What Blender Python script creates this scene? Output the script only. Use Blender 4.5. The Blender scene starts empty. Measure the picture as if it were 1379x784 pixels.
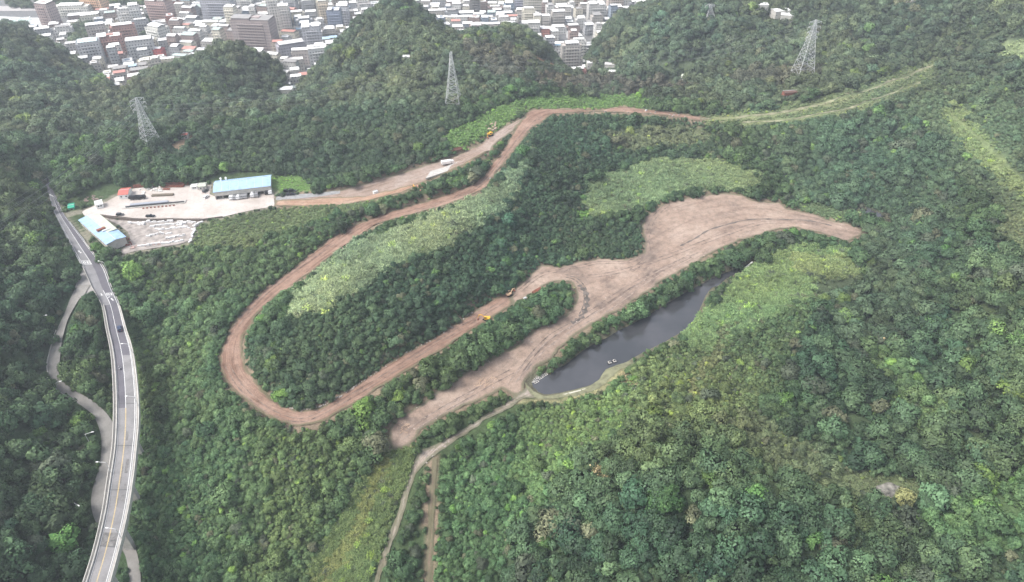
import bpy, bmesh, math, random
import numpy as np
from mathutils import Vector, Matrix
from mathutils.geometry import delaunay_2d_cdt
random.seed(7); rng = np.random.default_rng(11)
R = math.radians
scene = bpy.context.scene
col = scene.collection

# ------------------------------------------------------------------ camera
F, CX, CY, PITCH, CZ = 919.0, 689.5, 392.0, R(37.3), 230.0
SP, CP = math.sin(PITCH), math.cos(PITCH)
def ray(px, py):
    u = (np.asarray(px, float)-CX)/F; v = (CY-np.asarray(py, float))/F
    return u, CP+v*SP, -SP+v*CP
def at(px, py, z):
    dx, dy, dz = ray(px, py); t = (z-CZ)/dz
    return Vector((float(dx*t), float(dy*t), float(z)))
def proj(x, y, z):
    zz = z-CZ
    d = y*CP-zz*SP
    d = np.maximum(d, 1.0)
    return CX+F*x/d, CY-F*(y*SP+zz*CP)/d
cam_d = bpy.data.cameras.new('camera'); cam = bpy.data.objects.new('camera', cam_d); col.objects.link(cam)
cam.location = (0, 0, CZ); cam.rotation_euler = (R(90)-PITCH, 0, 0)
cam_d.sensor_width = 36; cam_d.lens = F/1379*36; cam_d.clip_end = 20000; cam_d.clip_start = 1
scene.camera = cam

# ------------------------------------------------------------------ terrain control points: photo column, row, height
CP_TXT = """
540 590 2;620 530 4;700 500 4;740 460 5;800 410 5.5;880 360 6;940 310 7;1000 290 8;1080 295 8;1150 310 8;870 310 7;990 270 8
600 490 9;680 440 10;750 400 8
731 538 1;792 528 1;850 494 1.2;910 457 1.5;950 405 2;1015 358 4
395 415 26;450 395 28;520 352 30;600 318 32;650 288 33;410 385 24;450 350 25;520 312 27;600 282 29;650 262 30
480 470 18;560 420 18;650 360 18;720 340 10
700 230 30;720 190 30;750 250 22;780 300 11;760 335 8;840 325 8
800 265 13;850 240 15;920 230 15;1000 240 14;1020 250 12;914 250 12;870 215 18;950 200 19
740 165 27.5;820 162 26.5;900 166 26.5;1000 160 29;1100 150 34;1200 117 42;1260 90 48;1000 190 22
1060 230 14;1100 260 10;1180 290 6;1160 275 7
1200 330 11;1250 300 18;1300 250 33;1379 200 54;1270 150 44;1379 120 62
1200 400 13;1300 400 24;1379 400 38;1200 500 14;1300 500 20;1379 500 30;1195 655 8;1379 650 15;1379 784 12;1250 784 10;1100 784 12
1000 700 27;900 650 26;850 592 15;950 614 23;1000 572 9;1100 622 7;1080 690 20;780 690 12;1050 480 12;1100 440 12;1150 370 7;1050 370 6;950 450 5;860 520 3;850 560 4;780 570 1
700 600 -2;650 650 -5;600 700 -8;650 784 -10;560 784 -12;450 784 -12;300 784 -6;350 700 -4;450 650 -3;500 610 1;250 600 1;400 620 6;300 570 7;250 480 6;250 400 9;300 380 11
300 330 14;350 310 15;430 292 17;200 400 9;200 500 3;230 700 -1;200 784 -4;800 784 6;750 700 4
75 280 17;112 350 16.5;140 395 16.5;170 400 13;110 410 12;100 450 9;60 420 14
30 400 22;0 500 22;0 600 20;0 784 15;60 650 8;80 750 4;0 300 30;0 230 38;50 540 8;-150 400 40;-150 650 40;60 230 28
90 560 5;120 500 3;100 640 2;100 710 1;90 784 0
150 225 22;250 215 22;350 220 20;450 215 21;550 190 23;600 165 26;640 150 27;700 135 28
200 195 26;150 190 24;300 170 22;400 165 22;500 160 22
611 140 30;560 150 27;650 115 32
0 46 34;0 90 34;-100 60 50;62 84 20;50 130 26;110 108 8;130 128 0;155 122 -14;150 160 12;90 170 24
185 108 -4;240 84 16;310 62 32;350 77 22;374 110 0;300 110 24;250 130 16;350 135 12
400 126 -10;380 134 -6;420 106 -14
436 104 -2;452 76 14;482 42 32;512 10 48;530 5 52;558 8 48;600 48 32;640 54 32;690 42 28;735 80 6;768 99 -4;550 60 42;500 110 22;600 95 30;700 80 34
800 100 -12;830 110 -10;920 112 6;860 114 0;760 120 14;900 125 20
792 68 0;850 28 30;900 10 46;950 4 54;1000 16 52;900 60 32;1000 70 32;850 95 10;950 105 20;1000 110 28
1060 40 40;1100 20 55;1200 30 58;1300 8 78;1379 10 88;1250 60 54;1379 60 74;1078 104 36;1150 80 44;1200 90 46;1500 100 80;1500 300 60;1500 600 40
"""
pts = []
for tok in CP_TXT.replace('\n', ';').split(';'):
    if tok.strip():
        a, b, c = map(float, tok.split()); p = at(a, b, c); pts.append((p.x, p.y, c))
ZC = -20.0
for (a, b) in [(30,15),(60,30),(110,60),(150,62),(170,100),(150,108),(190,90),(205,50),(250,20),(300,20),(350,20),(400,55),(415,90),(450,20),(600,8),(650,8),(700,8),(750,45),(770,76),(788,82),(750,62),(800,18),(0,8),(840,6)]:
    p = at(a, b, ZC); pts.append((p.x, p.y, ZC))
p = at(400, 108, -12); pts.append((p.x, p.y, -12))
# world points outside the picture
for q in [(-900,1000,60),(-900,500,80),(-600,300,60),(-400,150,40),(-300,60,30),(0,60,-14),(200,60,6),(400,150,20),(600,300,70),(800,500,90),(900,900,110),(700,1200,100),(500,900,90),
          (0,1200,-20),(-300,1200,-20),(300,1200,-18),(-600,1200,0),(-700,800,50),(0,1500,-10),(-500,1500,10),(600,1500,60),(0,-100,-10)]:
    pts.append(q)
P = np.array(pts)
def rbf_fit(P, c=14.0, lam=0.6):
    n = len(P); D = np.hypot(P[:, None, 0]-P[None, :, 0], P[:, None, 1]-P[None, :, 1])
    A = np.zeros((n+3, n+3)); A[:n, :n] = -np.sqrt(D*D+c*c)+np.eye(n)*lam*5
    A[:n, n] = 1; A[:n, n+1] = P[:, 0]/1000; A[:n, n+2] = P[:, 1]/1000
    A[n:, :n] = A[:n, n:].T
    b = np.zeros(n+3); b[:n] = P[:, 2]
    return np.linalg.solve(A, b)
Wt = rbf_fit(P)
def rbf(x, y, c=14.0):
    n = len(P); out = np.zeros(x.size); xf, yf = x.ravel(), y.ravel()
    for i in range(0, x.size, 20000):
        sx, sy = xf[i:i+20000], yf[i:i+20000]
        D2 = (sx[:, None]-P[None, :, 0])**2+(sy[:, None]-P[None, :, 1])**2
        out[i:i+20000] = -np.sqrt(D2+c*c)@Wt[:n]+Wt[n]+Wt[n+1]*sx/1000+Wt[n+2]*sy/1000
    return out.reshape(x.shape)
RX0, RX1, RY0, RY1, RS = -1200.0, 1200.0, -100.0, 1500.0, 2.0
nx, ny = int((RX1-RX0)/RS)+1, int((RY1-RY0)/RS)+1
# coarse evaluation at 6 m, bilinear upsampled to 2 m
def bil(A, x0, y0, s, x, y):
    fx = np.clip((x-x0)/s, 0, A.shape[1]-1.001); fy = np.clip((y-y0)/s, 0, A.shape[0]-1.001)
    ix = fx.astype(int); iy = fy.astype(int); tx = fx-ix; ty = fy-iy
    return (A[iy, ix]*(1-tx)+A[iy, ix+1]*tx)*(1-ty)+(A[iy+1, ix]*(1-tx)+A[iy+1, ix+1]*tx)*ty
cx_, cy_ = np.meshgrid(np.arange(RX0, RX1+5, 5.0), np.arange(RY0, RY1+5, 5.0))
Hc = rbf(cx_, cy_)
GX, GY = np.meshgrid(RX0+np.arange(nx)*RS, RY0+np.arange(ny)*RS)
H = bil(Hc, RX0, RY0, 5.0, GX, GY)
def hash2(ix, iy, seed):
    h = (ix*374761393+iy*668265263+seed*974634777) & 0xffffffff
    h = ((h ^ (h >> 13))*1274126177) & 0xffffffff
    return ((h ^ (h >> 16)) & 0xffff)/65535.0
def vnoise(x, y, s, seed=0):
    fx, fy = np.asarray(x, float)/s, np.asarray(y, float)/s
    ix, iy = np.floor(fx).astype(np.int64), np.floor(fy).astype(np.int64); tx, ty = fx-ix, fy-iy
    tx = tx*tx*(3-2*tx); ty = ty*ty*(3-2*ty)
    return ((hash2(ix, iy, seed)*(1-tx)+hash2(ix+1, iy, seed)*tx)*(1-ty)+(hash2(ix, iy+1, seed)*(1-tx)+hash2(ix+1, iy+1, seed)*tx)*ty)*2-1
def fbm(x, y, s, seed=0, o=3):
    return sum(vnoise(x, y, s/2**k, seed+k)*0.5**k for k in range(o))
def inpoly(px, py, poly):
    px, py = np.asarray(px, float), np.asarray(py, float); ins = np.zeros(px.shape, bool); n = len(poly)
    for i in range(n):
        x1, y1 = poly[i][0], poly[i][1]; x2, y2 = poly[(i+1) % n][0], poly[(i+1) % n][1]
        if y1 == y2: continue
        c = ((y1 > py) != (y2 > py)) & (px < (x2-x1)*(py-y1)/(y2-y1)+x1)
        ins ^= c
    return ins
def segdist(x, y, line):
    """distance to an open polyline and its parameter (metres along, signed side)"""
    best = np.full(np.shape(x), 1e9); al = np.zeros(np.shape(x)); sd = np.zeros(np.shape(x)); zz = np.zeros(np.shape(x)); acc = 0.0
    for i in range(len(line)-1):
        a, b = line[i], line[i+1]; dx, dy = b[0]-a[0], b[1]-a[1]; L = math.hypot(dx, dy)
        if L < 1e-6: continue
        t = np.clip(((x-a[0])*dx+(y-a[1])*dy)/(L*L), 0, 1)
        ex, ey = x-(a[0]+t*dx), y-(a[1]+t*dy); d = np.hypot(ex, ey); m = d < best
        best = np.where(m, d, best); al = np.where(m, acc+t*L, al); sd = np.where(m, np.sign(dx*ey-dy*ex)*d, sd)
        if len(a) > 2: zz = np.where(m, a[2]+(b[2]-a[2])*t, zz)
        acc += L
    return best, al, sd, zz
def sstep(a, b, v):
    t = np.clip((v-a)/(b-a), 0, 1); return t*t*(3-2*t)
# ------------------------------------------------------------------ outlines seen in the photograph
def PL(s): return [tuple(map(float, t.split(','))) for t in s.split()]
POND = PL("717,513 725,505 736,501 741,505 748,496 759,492 772,482 783,473 792,467 805,460 818,454 830,446 843,440 856,433 869,426 882,418 894,411 907,403 920,395 930,390 945,382 958,375 971,369 985,364 996,360 1005,355 1013,353 1012,357 1001,365 988,371 978,376 967,386 958,388 954,394 950,400 947,408 943,416 938,427 932,436 922,445 909,453 895,461 879,469 865,476 853,482 841,490 829,493 818,497 811,504 807,513 800,517 792,520 776,524 761,528 746,531 731,533 723,527 715,519")
FLAT = PL("690,391 700,384 715,369 728,356 741,357 754,360 764,357 774,353 790,350 805,348 825,349 843,348 855,345 866,340 869,333 867,322 865,312 864,302 867,292 875,285 884,279 898,273 914,269 930,265 945,263 960,261 976,260 986,261 996,261 1004,265 1011,269 1023,271 1035,272 1053,272 1060,281 1073,283 1086,286 1100,290 1112,295 1130,299 1150,303 1163,310 1160,317 1145,325 1133,323 1122,319 1110,315 1099,312 1084,309 1068,307 1050,309 1035,312 1015,318 994,325 977,332 960,340 940,352 920,363 905,371 889,380 876,390 863,400 848,409 833,418 818,426 802,434 790,441 777,449 768,456 759,464 754,472 749,480 738,486 728,492 718,500 708,508 706,518 707,526 700,533 692,540 690,532 684,527 677,525 664,532 651,538 638,543 626,548 606,558 587,566 575,573 564,580 560,590 548,603 530,607 526,604 525,590 525,578 529,569 547,556 567,543 587,531 610,515 626,502 646,490 661,485 670,478 685,470 693,465 700,460 708,454 715,448 722,441 730,437 738,435 745,433 752,429 760,425 766,420 770,414 774,409 776,404 777,397 775,390 772,385 768,381 758,379 750,379 742,380 735,383 722,392 705,402 690,411")
HAUL = PL("690,391 677,397 664,403 651,411 638,418 626,427 613,436 596,447 580,457 564,466 549,474 533,483 518,492 503,503 488,513 472,523 457,533 445,541 432,548 419,551 406,553 394,550 383,546 373,541 365,536 354,524 345,513 339,504 334,497 330,487 327,477 327,465 329,454 336,441 345,426 354,415 364,406 377,394 392,384 408,374 424,364 436,352 448,343 462,332 476,322 488,314 498,307 510,301 524,297 538,293 552,290 566,286 584,281 600,276 618,270 634,263 650,255 660,245 668,234 678,222 690,206 700,194 708,184 716,172 728,165 741,155 767,152 810,150.5 840,152 874,153 897,156 920,159 943,163 945,158 920,154 894,150 869,147 851,145.5 833,144 820,146 807,148 775,147.5 741,147 728,147 715,147 704,160 694,172 689,183 681,196 672,208 662,222 650,236 638,246 622,254 604,261 588,266 572,272 556,276 540,281 524,285 508,291 492,297 476,303 460,312 444,322 428,334 412,346 396,360 380,372 364,382 352,394 342,403 328,418 314,434 304,455 295,477 296,488 297,500 302,512 309,523 327,538 345,552 357,559 370,566 385,571 401,575 417,572 434,568 447,561 460,554 470,549 480,543 494,534 508,525 523,515 539,505 557,494 575,482 595,471 615,459 629,450 643,441 658,431 674,421 690,411")
UPPER = PL("370,266 400,262 430,259 458,256 480,250 500,243 520,237 540,232 560,226 580,220 596,216 610,211 626,204 641,197 653,188 664,180 676,172 690,165 702,158 708,154 715,149 712,156 702,164 694,172 689,178 680,184 672,190 664,197 657,204 651,209 637,216 623,222 600,233 572,245 558,251 545,257 528,262 510,267 490,271 470,274 440,275 400,277 385,277 370,277")
YARD = PL("69,266 78,284 92,289 110,284 128,277 143,272 158,264 168,263 179,254 200,252 219,251 237,250 255,250 268,249 285,250 282,262 288,264 310,268 340,262 368,258 370,277 358,280 345,282 322,287 301,292 285,295 270,296 250,296 230,295 205,296 179,295 165,293 150,292.5 133,290 120,300 118,312 120,330 112,325 100,310 88,295")
LOWYARD = PL("133,290 143,292 156,296 180,298 230,298 268,297 270,301 263,307 260,316 258,323 248,327 237,330 210,334 184,338 172,341 166,343 163,338 172,330 176,323 172,312 158,302 145,296")
JUNC = PL("100,340 112,363 104,378 100,392 97,402 102,405 112,398 127,391 131,399 142,404 152,392 146,370 138,350 120,335")
PATH = PL("722,535 705,537 690,548 675,556 662,562 650,568 640,576 625,586 612,594 600,603 590,610 578,618 568,628 560,640 555,652 549,670 545,685 542,697 535,716 529,730 524,748 518,762 512,776 506,795 500,795 506,775 512,755 518,738 525,718 532,700 538,682 543,660 549,645 555,628 562,614 570,605 580,600 592,595 605,588 620,580 636,570 650,562 662,554 676,545 690,536 705,527 712,520")
TRAIL = PL("583,619 589,617 588,635 586,655 585,676 585,711 584,740 583,765 580,800 572,800 573,760 575,735 576,710 576,690 577,670 579,650 581,635")
ROAD_PAIRS = [(58,228,62,228),(60,240,65,240),(63,254,70,254),(68,268,77,268),(74,287,86,288),(86,311,103,311),(97,333,120,333),(112,361,141,361),(124,388,151,387),(137,412,161,409),(143,444,171,444),(148,468,178,466),(151,492,183,492),(153,530,187,530),(153,570,188,568),(151,606,185,606),(145,645,181,644),(138,691,173.5,691),(126,742,161,745),(113,784,150.5,784),(96,835,137,838),(78,890,122,895),(60,950,108,955)]
SIDE = [(104,384,122,384,16.6),(100,392,112,400,16),(94,405,106,405,14.5),(87,423,93,428,12.5),(79,440,87,446,11),(73,455,83,464,9.5),(68,474,81,484,8.5),(64,495,79,502,7.5),(70,517,88,517,6.5),(84,531,104,528,5.5),(110,547,126,541,4.5),(126,561,146,560,3.8),(135,582,158,582,3),(137,605,164,605,2.4),(134,630,164,632,1.8),(126,655,158,660,1.2),(123,680,152,690,0.7),(130,705,155,712,0.3),(148,725,166,722,0),(164,740,178,730,-0.4),(171,756,186,750,-0.8),(174,784,190,780,-1.4),(172,830,192,830,-2.4),(168,890,192,890,-3.5)]
def cr(pts, n):
    """Catmull-Rom through points, n steps per span"""
    out = []; q = [pts[0]]+list(pts)+[pts[-1]]
    for i in range(1, len(q)-2):
        p0, p1, p2, p3 = [np.array(v, float) for v in q[i-1:i+3]]
        for k in range(n):
            t = k/n; out.append(0.5*((2*p1)+(-p0+p2)*t+(2*p0-5*p1+4*p2-p3)*t*t+(-p0+3*p1-3*p2+p3)*t**3))
    out.append(np.array(pts[-1], float)); return out
DECK_Z = 17.6
deckL = cr([tuple(at(a, b, DECK_Z)) for a, b, c, d in ROAD_PAIRS], 6)
deckR = cr([tuple(at(c, d, DECK_Z)) for a, b, c, d in ROAD_PAIRS], 6)
sideL = cr([tuple(at(a, b, z)) for a, b, c, d, z in SIDE], 5)
sideR = cr([tuple(at(c, d, z)) for a, b, c, d, z in SIDE], 5)
ABUT = 54  # index of deckL where the embankment ends and the elevated deck begins

HC = [(760,368,8),(735,372,8),(700,390,8),(640,430,8.5),(560,480,9.5),(480,528,10.5),(430,556,11),(400,562,11),(365,550,11.5),(330,527,12),(308,495,12.5),(315,450,13.5),(350,408,14.5),(400,366,15.5),(450,330,17),(500,299,18.5),(560,283,20.5),(620,263,22.5),(650,246,23.5),(675,217,25),(695,188,26.5),(720,158,28.5),(741,151,29.8),(780,149.5,30.2),(820,149,30.2),(900,153,30),(945,160,29.5)]
UC = [(350,272,16),(400,269,17),(470,264,18.5),(560,236,21),(610,218,23),(650,200,24.5),(690,172,26.8),(715,156,28)]
def world_line(L, n=6): return cr([tuple(at(a, b, z)) for a, b, z in L], n)
haul_line, upper_line = world_line(HC), world_line(UC)
side_line = [(a+b)/2 for a, b in zip(sideL, sideR)]
road_line = [(a+b)/2 for a, b in zip(deckL, deckR)]
def carve(line, hw, blend, dz=0.0):
    global H
    L = np.array(line); m = (GX > L[:, 0].min()-40) & (GX < L[:, 0].max()+40) & (GY > L[:, 1].min()-40) & (GY < L[:, 1].max()+40)
    d, _, _, z = segdist(GX[m], GY[m], line)
    w = 1-sstep(hw, hw+blend, d); H[m] = H[m]*(1-w)+(z+dz)*w
# rough relief away from the works
XW, YW = GX, GY
far = sstep(380, 620, GY)
pxG, pyG = proj(GX, GY, H)
rough = np.clip(far*1.0+sstep(980, 1150, pxG)*0.6+(1-sstep(20, 70, pxG))*0.5, 0, 1)
gul = fbm(GX, GY, 110, 3, 4); ridg = (1-np.abs(fbm(GX, GY, 70, 9, 3)))**2
incity = sstep(ZC+4, ZC+22, H)
H = H+rough*incity*(gul*6+(ridg-0.6)*7)+(1-rough)*fbm(GX, GY, 30, 21, 3)*0.5
H = np.maximum(H, ZC)
# the hill crests in front of the town: photo column -> lowest row where the town shows
CREST = np.array([(-400,34),(-100,33),(26,33),(44,44),(66,57),(104,73),(132,94),(146,111),(158,121),(176,117),(185,104),(215,90),(240,80),(276,72),(300,57),(320,57),(345,69),(366,78),(380,92),(384,124),(404,124),(408,106),(426,92),(445,66),(470,42),(490,22),(510,6),(530,-6),(545,-6),(556,4),(570,20),(600,37),(612,45),(650,41),(690,34),(708,40),(735,60),(750,76),(770,91),(788,99),(797,62),(812,38),(835,14),(870,3),(900,-3),(960,-8),(1600,-60)], float)
def ray_z(x, y, rows):
    # height over (x, y) of the sight line that meets picture row `rows`
    k = (CY-rows)/F; return CZ+y*(k*CP-SP)/(CP+k*SP)
pxc, pyc = proj(GX, GY, np.full(GX.shape, ZC)); rowc = np.interp(pxc, CREST[:, 0], CREST[:, 1])
mcity = (GY > 380) & (GY < 1250) & (pxc < 905)
pxh, _ = proj(GX, GY, H); rowh = np.interp(pxh, CREST[:, 0], CREST[:, 1])
lim = ray_z(GX, GY, rowh+1.0)-6.5
H = np.where(mcity, np.minimum(H, np.maximum(lim, ZC)), H)
H = np.where(mcity & (pyc < rowc-1.5) & (GY > 560), ZC, H)
carve(haul_line, 6, 7); carve(upper_line, 6, 6)
zyard = 16.0
for poly, zz, bl in ((YARD, 16.0, 6), (LOWYARD, 15.0, 4)):
    w = [tuple(at(a, b, zz))[:2] for a, b in poly]; wl = [*w, w[0]]
    A = np.array(w); m = (GX > A[:, 0].min()-20) & (GX < A[:, 0].max()+20) & (GY > A[:, 1].min()-20) & (GY < A[:, 1].max()+20)
    d = segdist(GX[m], GY[m], wl)[0]; d = np.where(inpoly(GX[m], GY[m], w), 0, d)
    k = 1-sstep(0.5, bl, d); H[m] = H[m]*(1-k)+zz*k
carve(road_line[:ABUT+1], 7, 7, -0.15)
carve(side_line, 6, 5)
# the pond basin
pondw = [tuple(at(a, b, 0.0))[:2] for a, b in POND]
A = np.array(pondw); m = (GX > A[:, 0].min()-30) & (GX < A[:, 0].max()+30) & (GY > A[:, 1].min()-30) & (GY < A[:, 1].max()+30)
d = segdist(GX[m], GY[m], [*pondw, pondw[0]])[0]; ins = inpoly(GX[m], GY[m], pondw)
H[m] = np.where(ins, np.minimum(H[m], -np.minimum(d*0.5, 2)), np.minimum(H[m], 0.15+d*0.75))
def hz(x, y): return bil(H, RX0, RY0, RS, np.asarray(x, float), np.asarray(y, float))
def hit(px, py):
    px, py = np.atleast_1d(px).astype(float), np.atleast_1d(py).astype(float)
    dx, dy, dz = ray(px, py); t = np.full(px.shape, 100.0); done = np.zeros(px.shape, bool); st = 2.0
    for _ in range(1000):
        x, y, z = dx*t, dy*t, CZ+dz*t
        b = z < hz(x, y); done |= b
        t = np.where(done, t, t+st)
        if done.all(): break
    lo, hi = t-st, t
    for _ in range(12):
        mid = (lo+hi)/2; b = CZ+dz*mid < hz(dx*mid, dy*mid); hi = np.where(b, mid, hi); lo = np.where(b, lo, mid)
    return np.stack([dx*hi, dy*hi, CZ+dz*hi], -1)
def G(px, py):
    return Vector(hit(px, py)[0].tolist())

for pxs, hw in (([(722,535),(700,541),(675,556),(650,567),(625,583),(600,598),(575,617),(560,640),(552,660),(540,694),(529,725),(518,752),(508,780),(500,800)], 2.2), ([(586,612),(583,640),(581,676),(580,711),(578,750),(576,800)], 1.8)):
    pp = hit([p[0] for p in pxs], [p[1] for p in pxs]); carve(cr([tuple(v) for v in pp], 5), hw, 2.5)
# ------------------------------------------------------------------ object helpers
def tag(o, label=None, cat=None, group=None, kind=None):
    if label: o['label'] = label
    if cat: o['category'] = cat
    if group: o['group'] = group
    if kind: o['kind'] = kind
    return o
def empty(name, loc, rz=0, label=None, cat=None, group=None):
    o = bpy.data.objects.new(name, None); col.objects.link(o); o.location = loc; o.rotation_euler = (0, 0, rz); o.empty_display_size = 1
    return tag(o, label, cat, group)
class MB:
    """collects simple shapes into one mesh; each face may carry a material slot"""
    def __init__(s): s.v, s.f, s.m, s.cur = [], [], [], 0
    def add(s, vs, fs):
        b = len(s.v); s.v += [tuple(v) for v in vs]; s.f += [tuple(b+i for i in f) for f in fs]; s.m += [s.cur]*len(fs); return s
    def box(s, x0, x1, y0, y1, z0, z1, M=None, taper=0):
        t = taper
        vs = [Vector(v) for v in ((x0,y0,z0),(x1,y0,z0),(x1,y1,z0),(x0,y1,z0),(x0+t,y0+t,z1),(x1-t,y0+t,z1),(x1-t,y1-t,z1),(x0+t,y1-t,z1))]
        if M: vs = [M@v for v in vs]
        return s.add(vs, [(3,2,1,0),(4,5,6,7),(0,1,5,4),(1,2,6,5),(2,3,7,6),(3,0,4,7)])
    def bar(s, a, b, r, n=4, r2=None):
        a, b = Vector(a), Vector(b); d = (b-a)
        if d.length < 1e-6: return s
        q = d.to_track_quat('Z', 'Y'); r2 = r if r2 is None else r2; vs = []
        for k in range(n):
            t = 2*math.pi*(k+.5)/n; vs.append(a+q@Vector((r*math.cos(t), r*math.sin(t), 0)))
        for k in range(n):
            t = 2*math.pi*(k+.5)/n; vs.append(b+q@Vector((r2*math.cos(t), r2*math.sin(t), 0)))
        return s.add(vs, [(k, (k+1) % n, n+(k+1) % n, n+k) for k in range(n)]+[tuple(range(n-1, -1, -1)), tuple(range(n, 2*n))])
    def prism(s, base, h0, h1):
        n = len(base); vs = [(p[0], p[1], h0) for p in base]+[(p[0], p[1], h1) for p in base]
        return s.add(vs, [(k, (k+1) % n, n+(k+1) % n, n+k) for k in range(n)]+[tuple(range(n-1, -1, -1)), tuple(range(n, 2*n))])
    def sweepx(s, prof, x0, x1, M=None):
        """side profile in (y,z) swept along x"""
        n = len(prof); vs = [Vector((x0, p[0], p[1])) for p in prof]+[Vector((x1, p[0], p[1])) for p in prof]
        if M: vs = [M@v for v in vs]
        return s.add(vs, [(k, (k+1) % n, n+(k+1) % n, n+k) for k in range(n)]+[tuple(range(n-1, -1, -1)), tuple(range(n, 2*n))])
    def build(s, name, mats, parent=None, smooth=False, bevel=0):
        me = bpy.data.meshes.new(name); me.from_pydata(s.v, [], s.f)
        for m in (mats if isinstance(mats, (list, tuple)) else [mats]): me.materials.append(m)
        me.polygons.foreach_set('material_index', s.m)
        if smooth: me.polygons.foreach_set('use_smooth', [True]*len(me.polygons))
        bm = bmesh.new(); bm.from_mesh(me); bmesh.ops.recalc_face_normals(bm, faces=bm.faces)
        if bevel: bmesh.ops.bevel(bm, geom=list(bm.edges), offset=bevel, segments=2, affect='EDGES', clamp_overlap=True)
        bm.to_mesh(me); bm.free()
        o = bpy.data.objects.new(name, me); col.objects.link(o)
        if parent: o.parent = parent
        return o
# ------------------------------------------------------------------ materials
def nt(name):
    m = bpy.data.materials.new(name); m.use_nodes = True; t = m.node_tree; b = t.nodes['Principled BSDF']; return m, t, b
def N(t, typ, **kw):
    n = t.nodes.new(typ)
    for k, v in kw.items(): setattr(n, k, v)
    return n
def L(t, a, b): t.links.new(a, b)
def ramp(t, fac, stops):
    r = N(t, 'ShaderNodeValToRGB'); e = r.color_ramp.elements
    e[0].position, e[0].color = stops[0][0], (*stops[0][1], 1); e[1].position, e[1].color = stops[-1][0], (*stops[-1][1], 1)
    for p_, c_ in stops[1:-1]: q = e.new(p_); q.color = (*c_, 1)
    L(t, fac, r.inputs[0]); return r.outputs[0]
def noise(t, scale, detail=4, rough=0.55, vec=None, typ='Object'):
    n = N(t, 'ShaderNodeTexNoise'); n.inputs['Scale'].default_value = scale; n.inputs['Detail'].default_value = detail; n.inputs['Roughness'].default_value = rough
    if vec is None:
        g = N(t, 'ShaderNodeNewGeometry') if typ == 'World' else N(t, 'ShaderNodeTexCoord'); vec = g.outputs['Position' if typ == 'World' else 'Object']
    L(t, vec, n.inputs['Vector']); return n.outputs['Fac']
def mixc(t, fac, a, b, mode='MIX'):
    m = N(t, 'ShaderNodeMix', data_type='RGBA', blend_type=mode)
    for s, v in ((m.inputs[0], fac), (m.inputs[6], a), (m.inputs[7], b)):
        if isinstance(v, (int, float)): s.default_value = v
        elif isinstance(v, tuple): s.default_value = (*v, 1)
        else: L(t, v, s)
    return m.outputs[2]
def mapr(t, v, a, b, c, d):
    m = N(t, 'ShaderNodeMapRange'); L(t, v, m.inputs[0])
    for i, x in enumerate((a, b, c, d)): m.inputs[i+1].default_value = x
    return m.outputs[0]
def bump(t, b, h, strength=0.5, dist=0.3):
    n = N(t, 'ShaderNodeBump'); n.inputs['Strength'].default_value = strength; n.inputs['Distance'].default_value = dist
    L(t, h, n.inputs['Height']); L(t, n.outputs[0], b.inputs['Normal'])
def plain(name, c, rough=0.7, var=0.12, scale=1.5, metal=0, spec=0.3):
    m, t, b = nt(name); n = noise(t, scale, 5, 0.6)
    c0 = tuple(max(0, x*(1-var*1.6)) for x in c); c1 = tuple(min(1, x*(1+var)) for x in c)
    L(t, ramp(t, n, [(0.3, c0), (0.55, c), (0.75, c1)]), b.inputs['Base Color'])
    b.inputs['Roughness'].default_value = rough; b.inputs['Metallic'].default_value = metal; b.inputs['Specular IOR Level'].default_value = spec
    return m
def sheet_metal(name, c, rib=0.8, var=0.1, rough=0.5):
    """corrugated roof sheet: ribs follow object x"""
    m, t, b = nt(name); n = noise(t, 0.35, 5, 0.65); w = N(t, 'ShaderNodeTexWave', wave_type='BANDS', bands_direction='X'); w.inputs['Scale'].default_value = rib; w.inputs['Distortion'].default_value = 0
    tc = N(t, 'ShaderNodeTexCoord'); L(t, tc.outputs['Object'], w.inputs['Vector'])
    c0 = tuple(x*(1-var*2) for x in c); base = ramp(t, n, [(0.3, c0), (0.6, c), (0.8, tuple(min(1, x*(1+var)) for x in c))])
    L(t, mixc(t, mapr(t, w.outputs['Fac'], 0, 1, 0.12, 0), base, tuple(x*0.6 for x in c)), b.inputs['Base Color']); b.inputs['Roughness'].default_value = rough; bump(t, b, w.outputs['Fac'], 0.4, 0.1)
    return m
def foliage(name, trans=0.25, inst=True):
    m, t, b = nt(name); a = N(t, 'ShaderNodeAttribute', attribute_name='tint', attribute_type='INSTANCER'); v = N(t, 'ShaderNodeAttribute', attribute_name='leafv', attribute_type='GEOMETRY')
    k = mapr(t, v.outputs["Fac"], 0, 1, 0.76, 2.0)
    s = N(t, 'ShaderNodeVectorMath', operation='SCALE'); L(t, a.outputs['Color'], s.inputs[0]); L(t, k, s.inputs['Scale'])
    hs = N(t, 'ShaderNodeHueSaturation'); L(t, s.outputs[0], hs.inputs['Color']); L(t, mapr(t, v.outputs['Fac'], 0, 1, 0.515, 0.485), hs.inputs['Hue'])
    L(t, hs.outputs[0], b.inputs['Base Color']); b.inputs['Roughness'].default_value = 0.6; b.inputs['Specular IOR Level'].default_value = 0.25
    if trans:
        tr = N(t, 'ShaderNodeBsdfTranslucent'); L(t, hs.outputs[0], tr.inputs[0]); mx = N(t, 'ShaderNodeMixShader'); mx.inputs[0].default_value = trans
        L(t, b.outputs[0], mx.inputs[1]); L(t, tr.outputs[0], mx.inputs[2]); L(t, mx.outputs[0], t.nodes['Material Output'].inputs[0])
    return m
M_leaf = foliage('foliage', 0.12); M_bark = plain('bark', (0.11, 0.085, 0.06), 0.9)
M_conc = plain('concrete', (0.42, 0.40, 0.37), 0.85, 0.15, 0.6); M_concl = plain('light_concrete', (0.50, 0.48, 0.44), 0.85, 0.12, 0.5)
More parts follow.
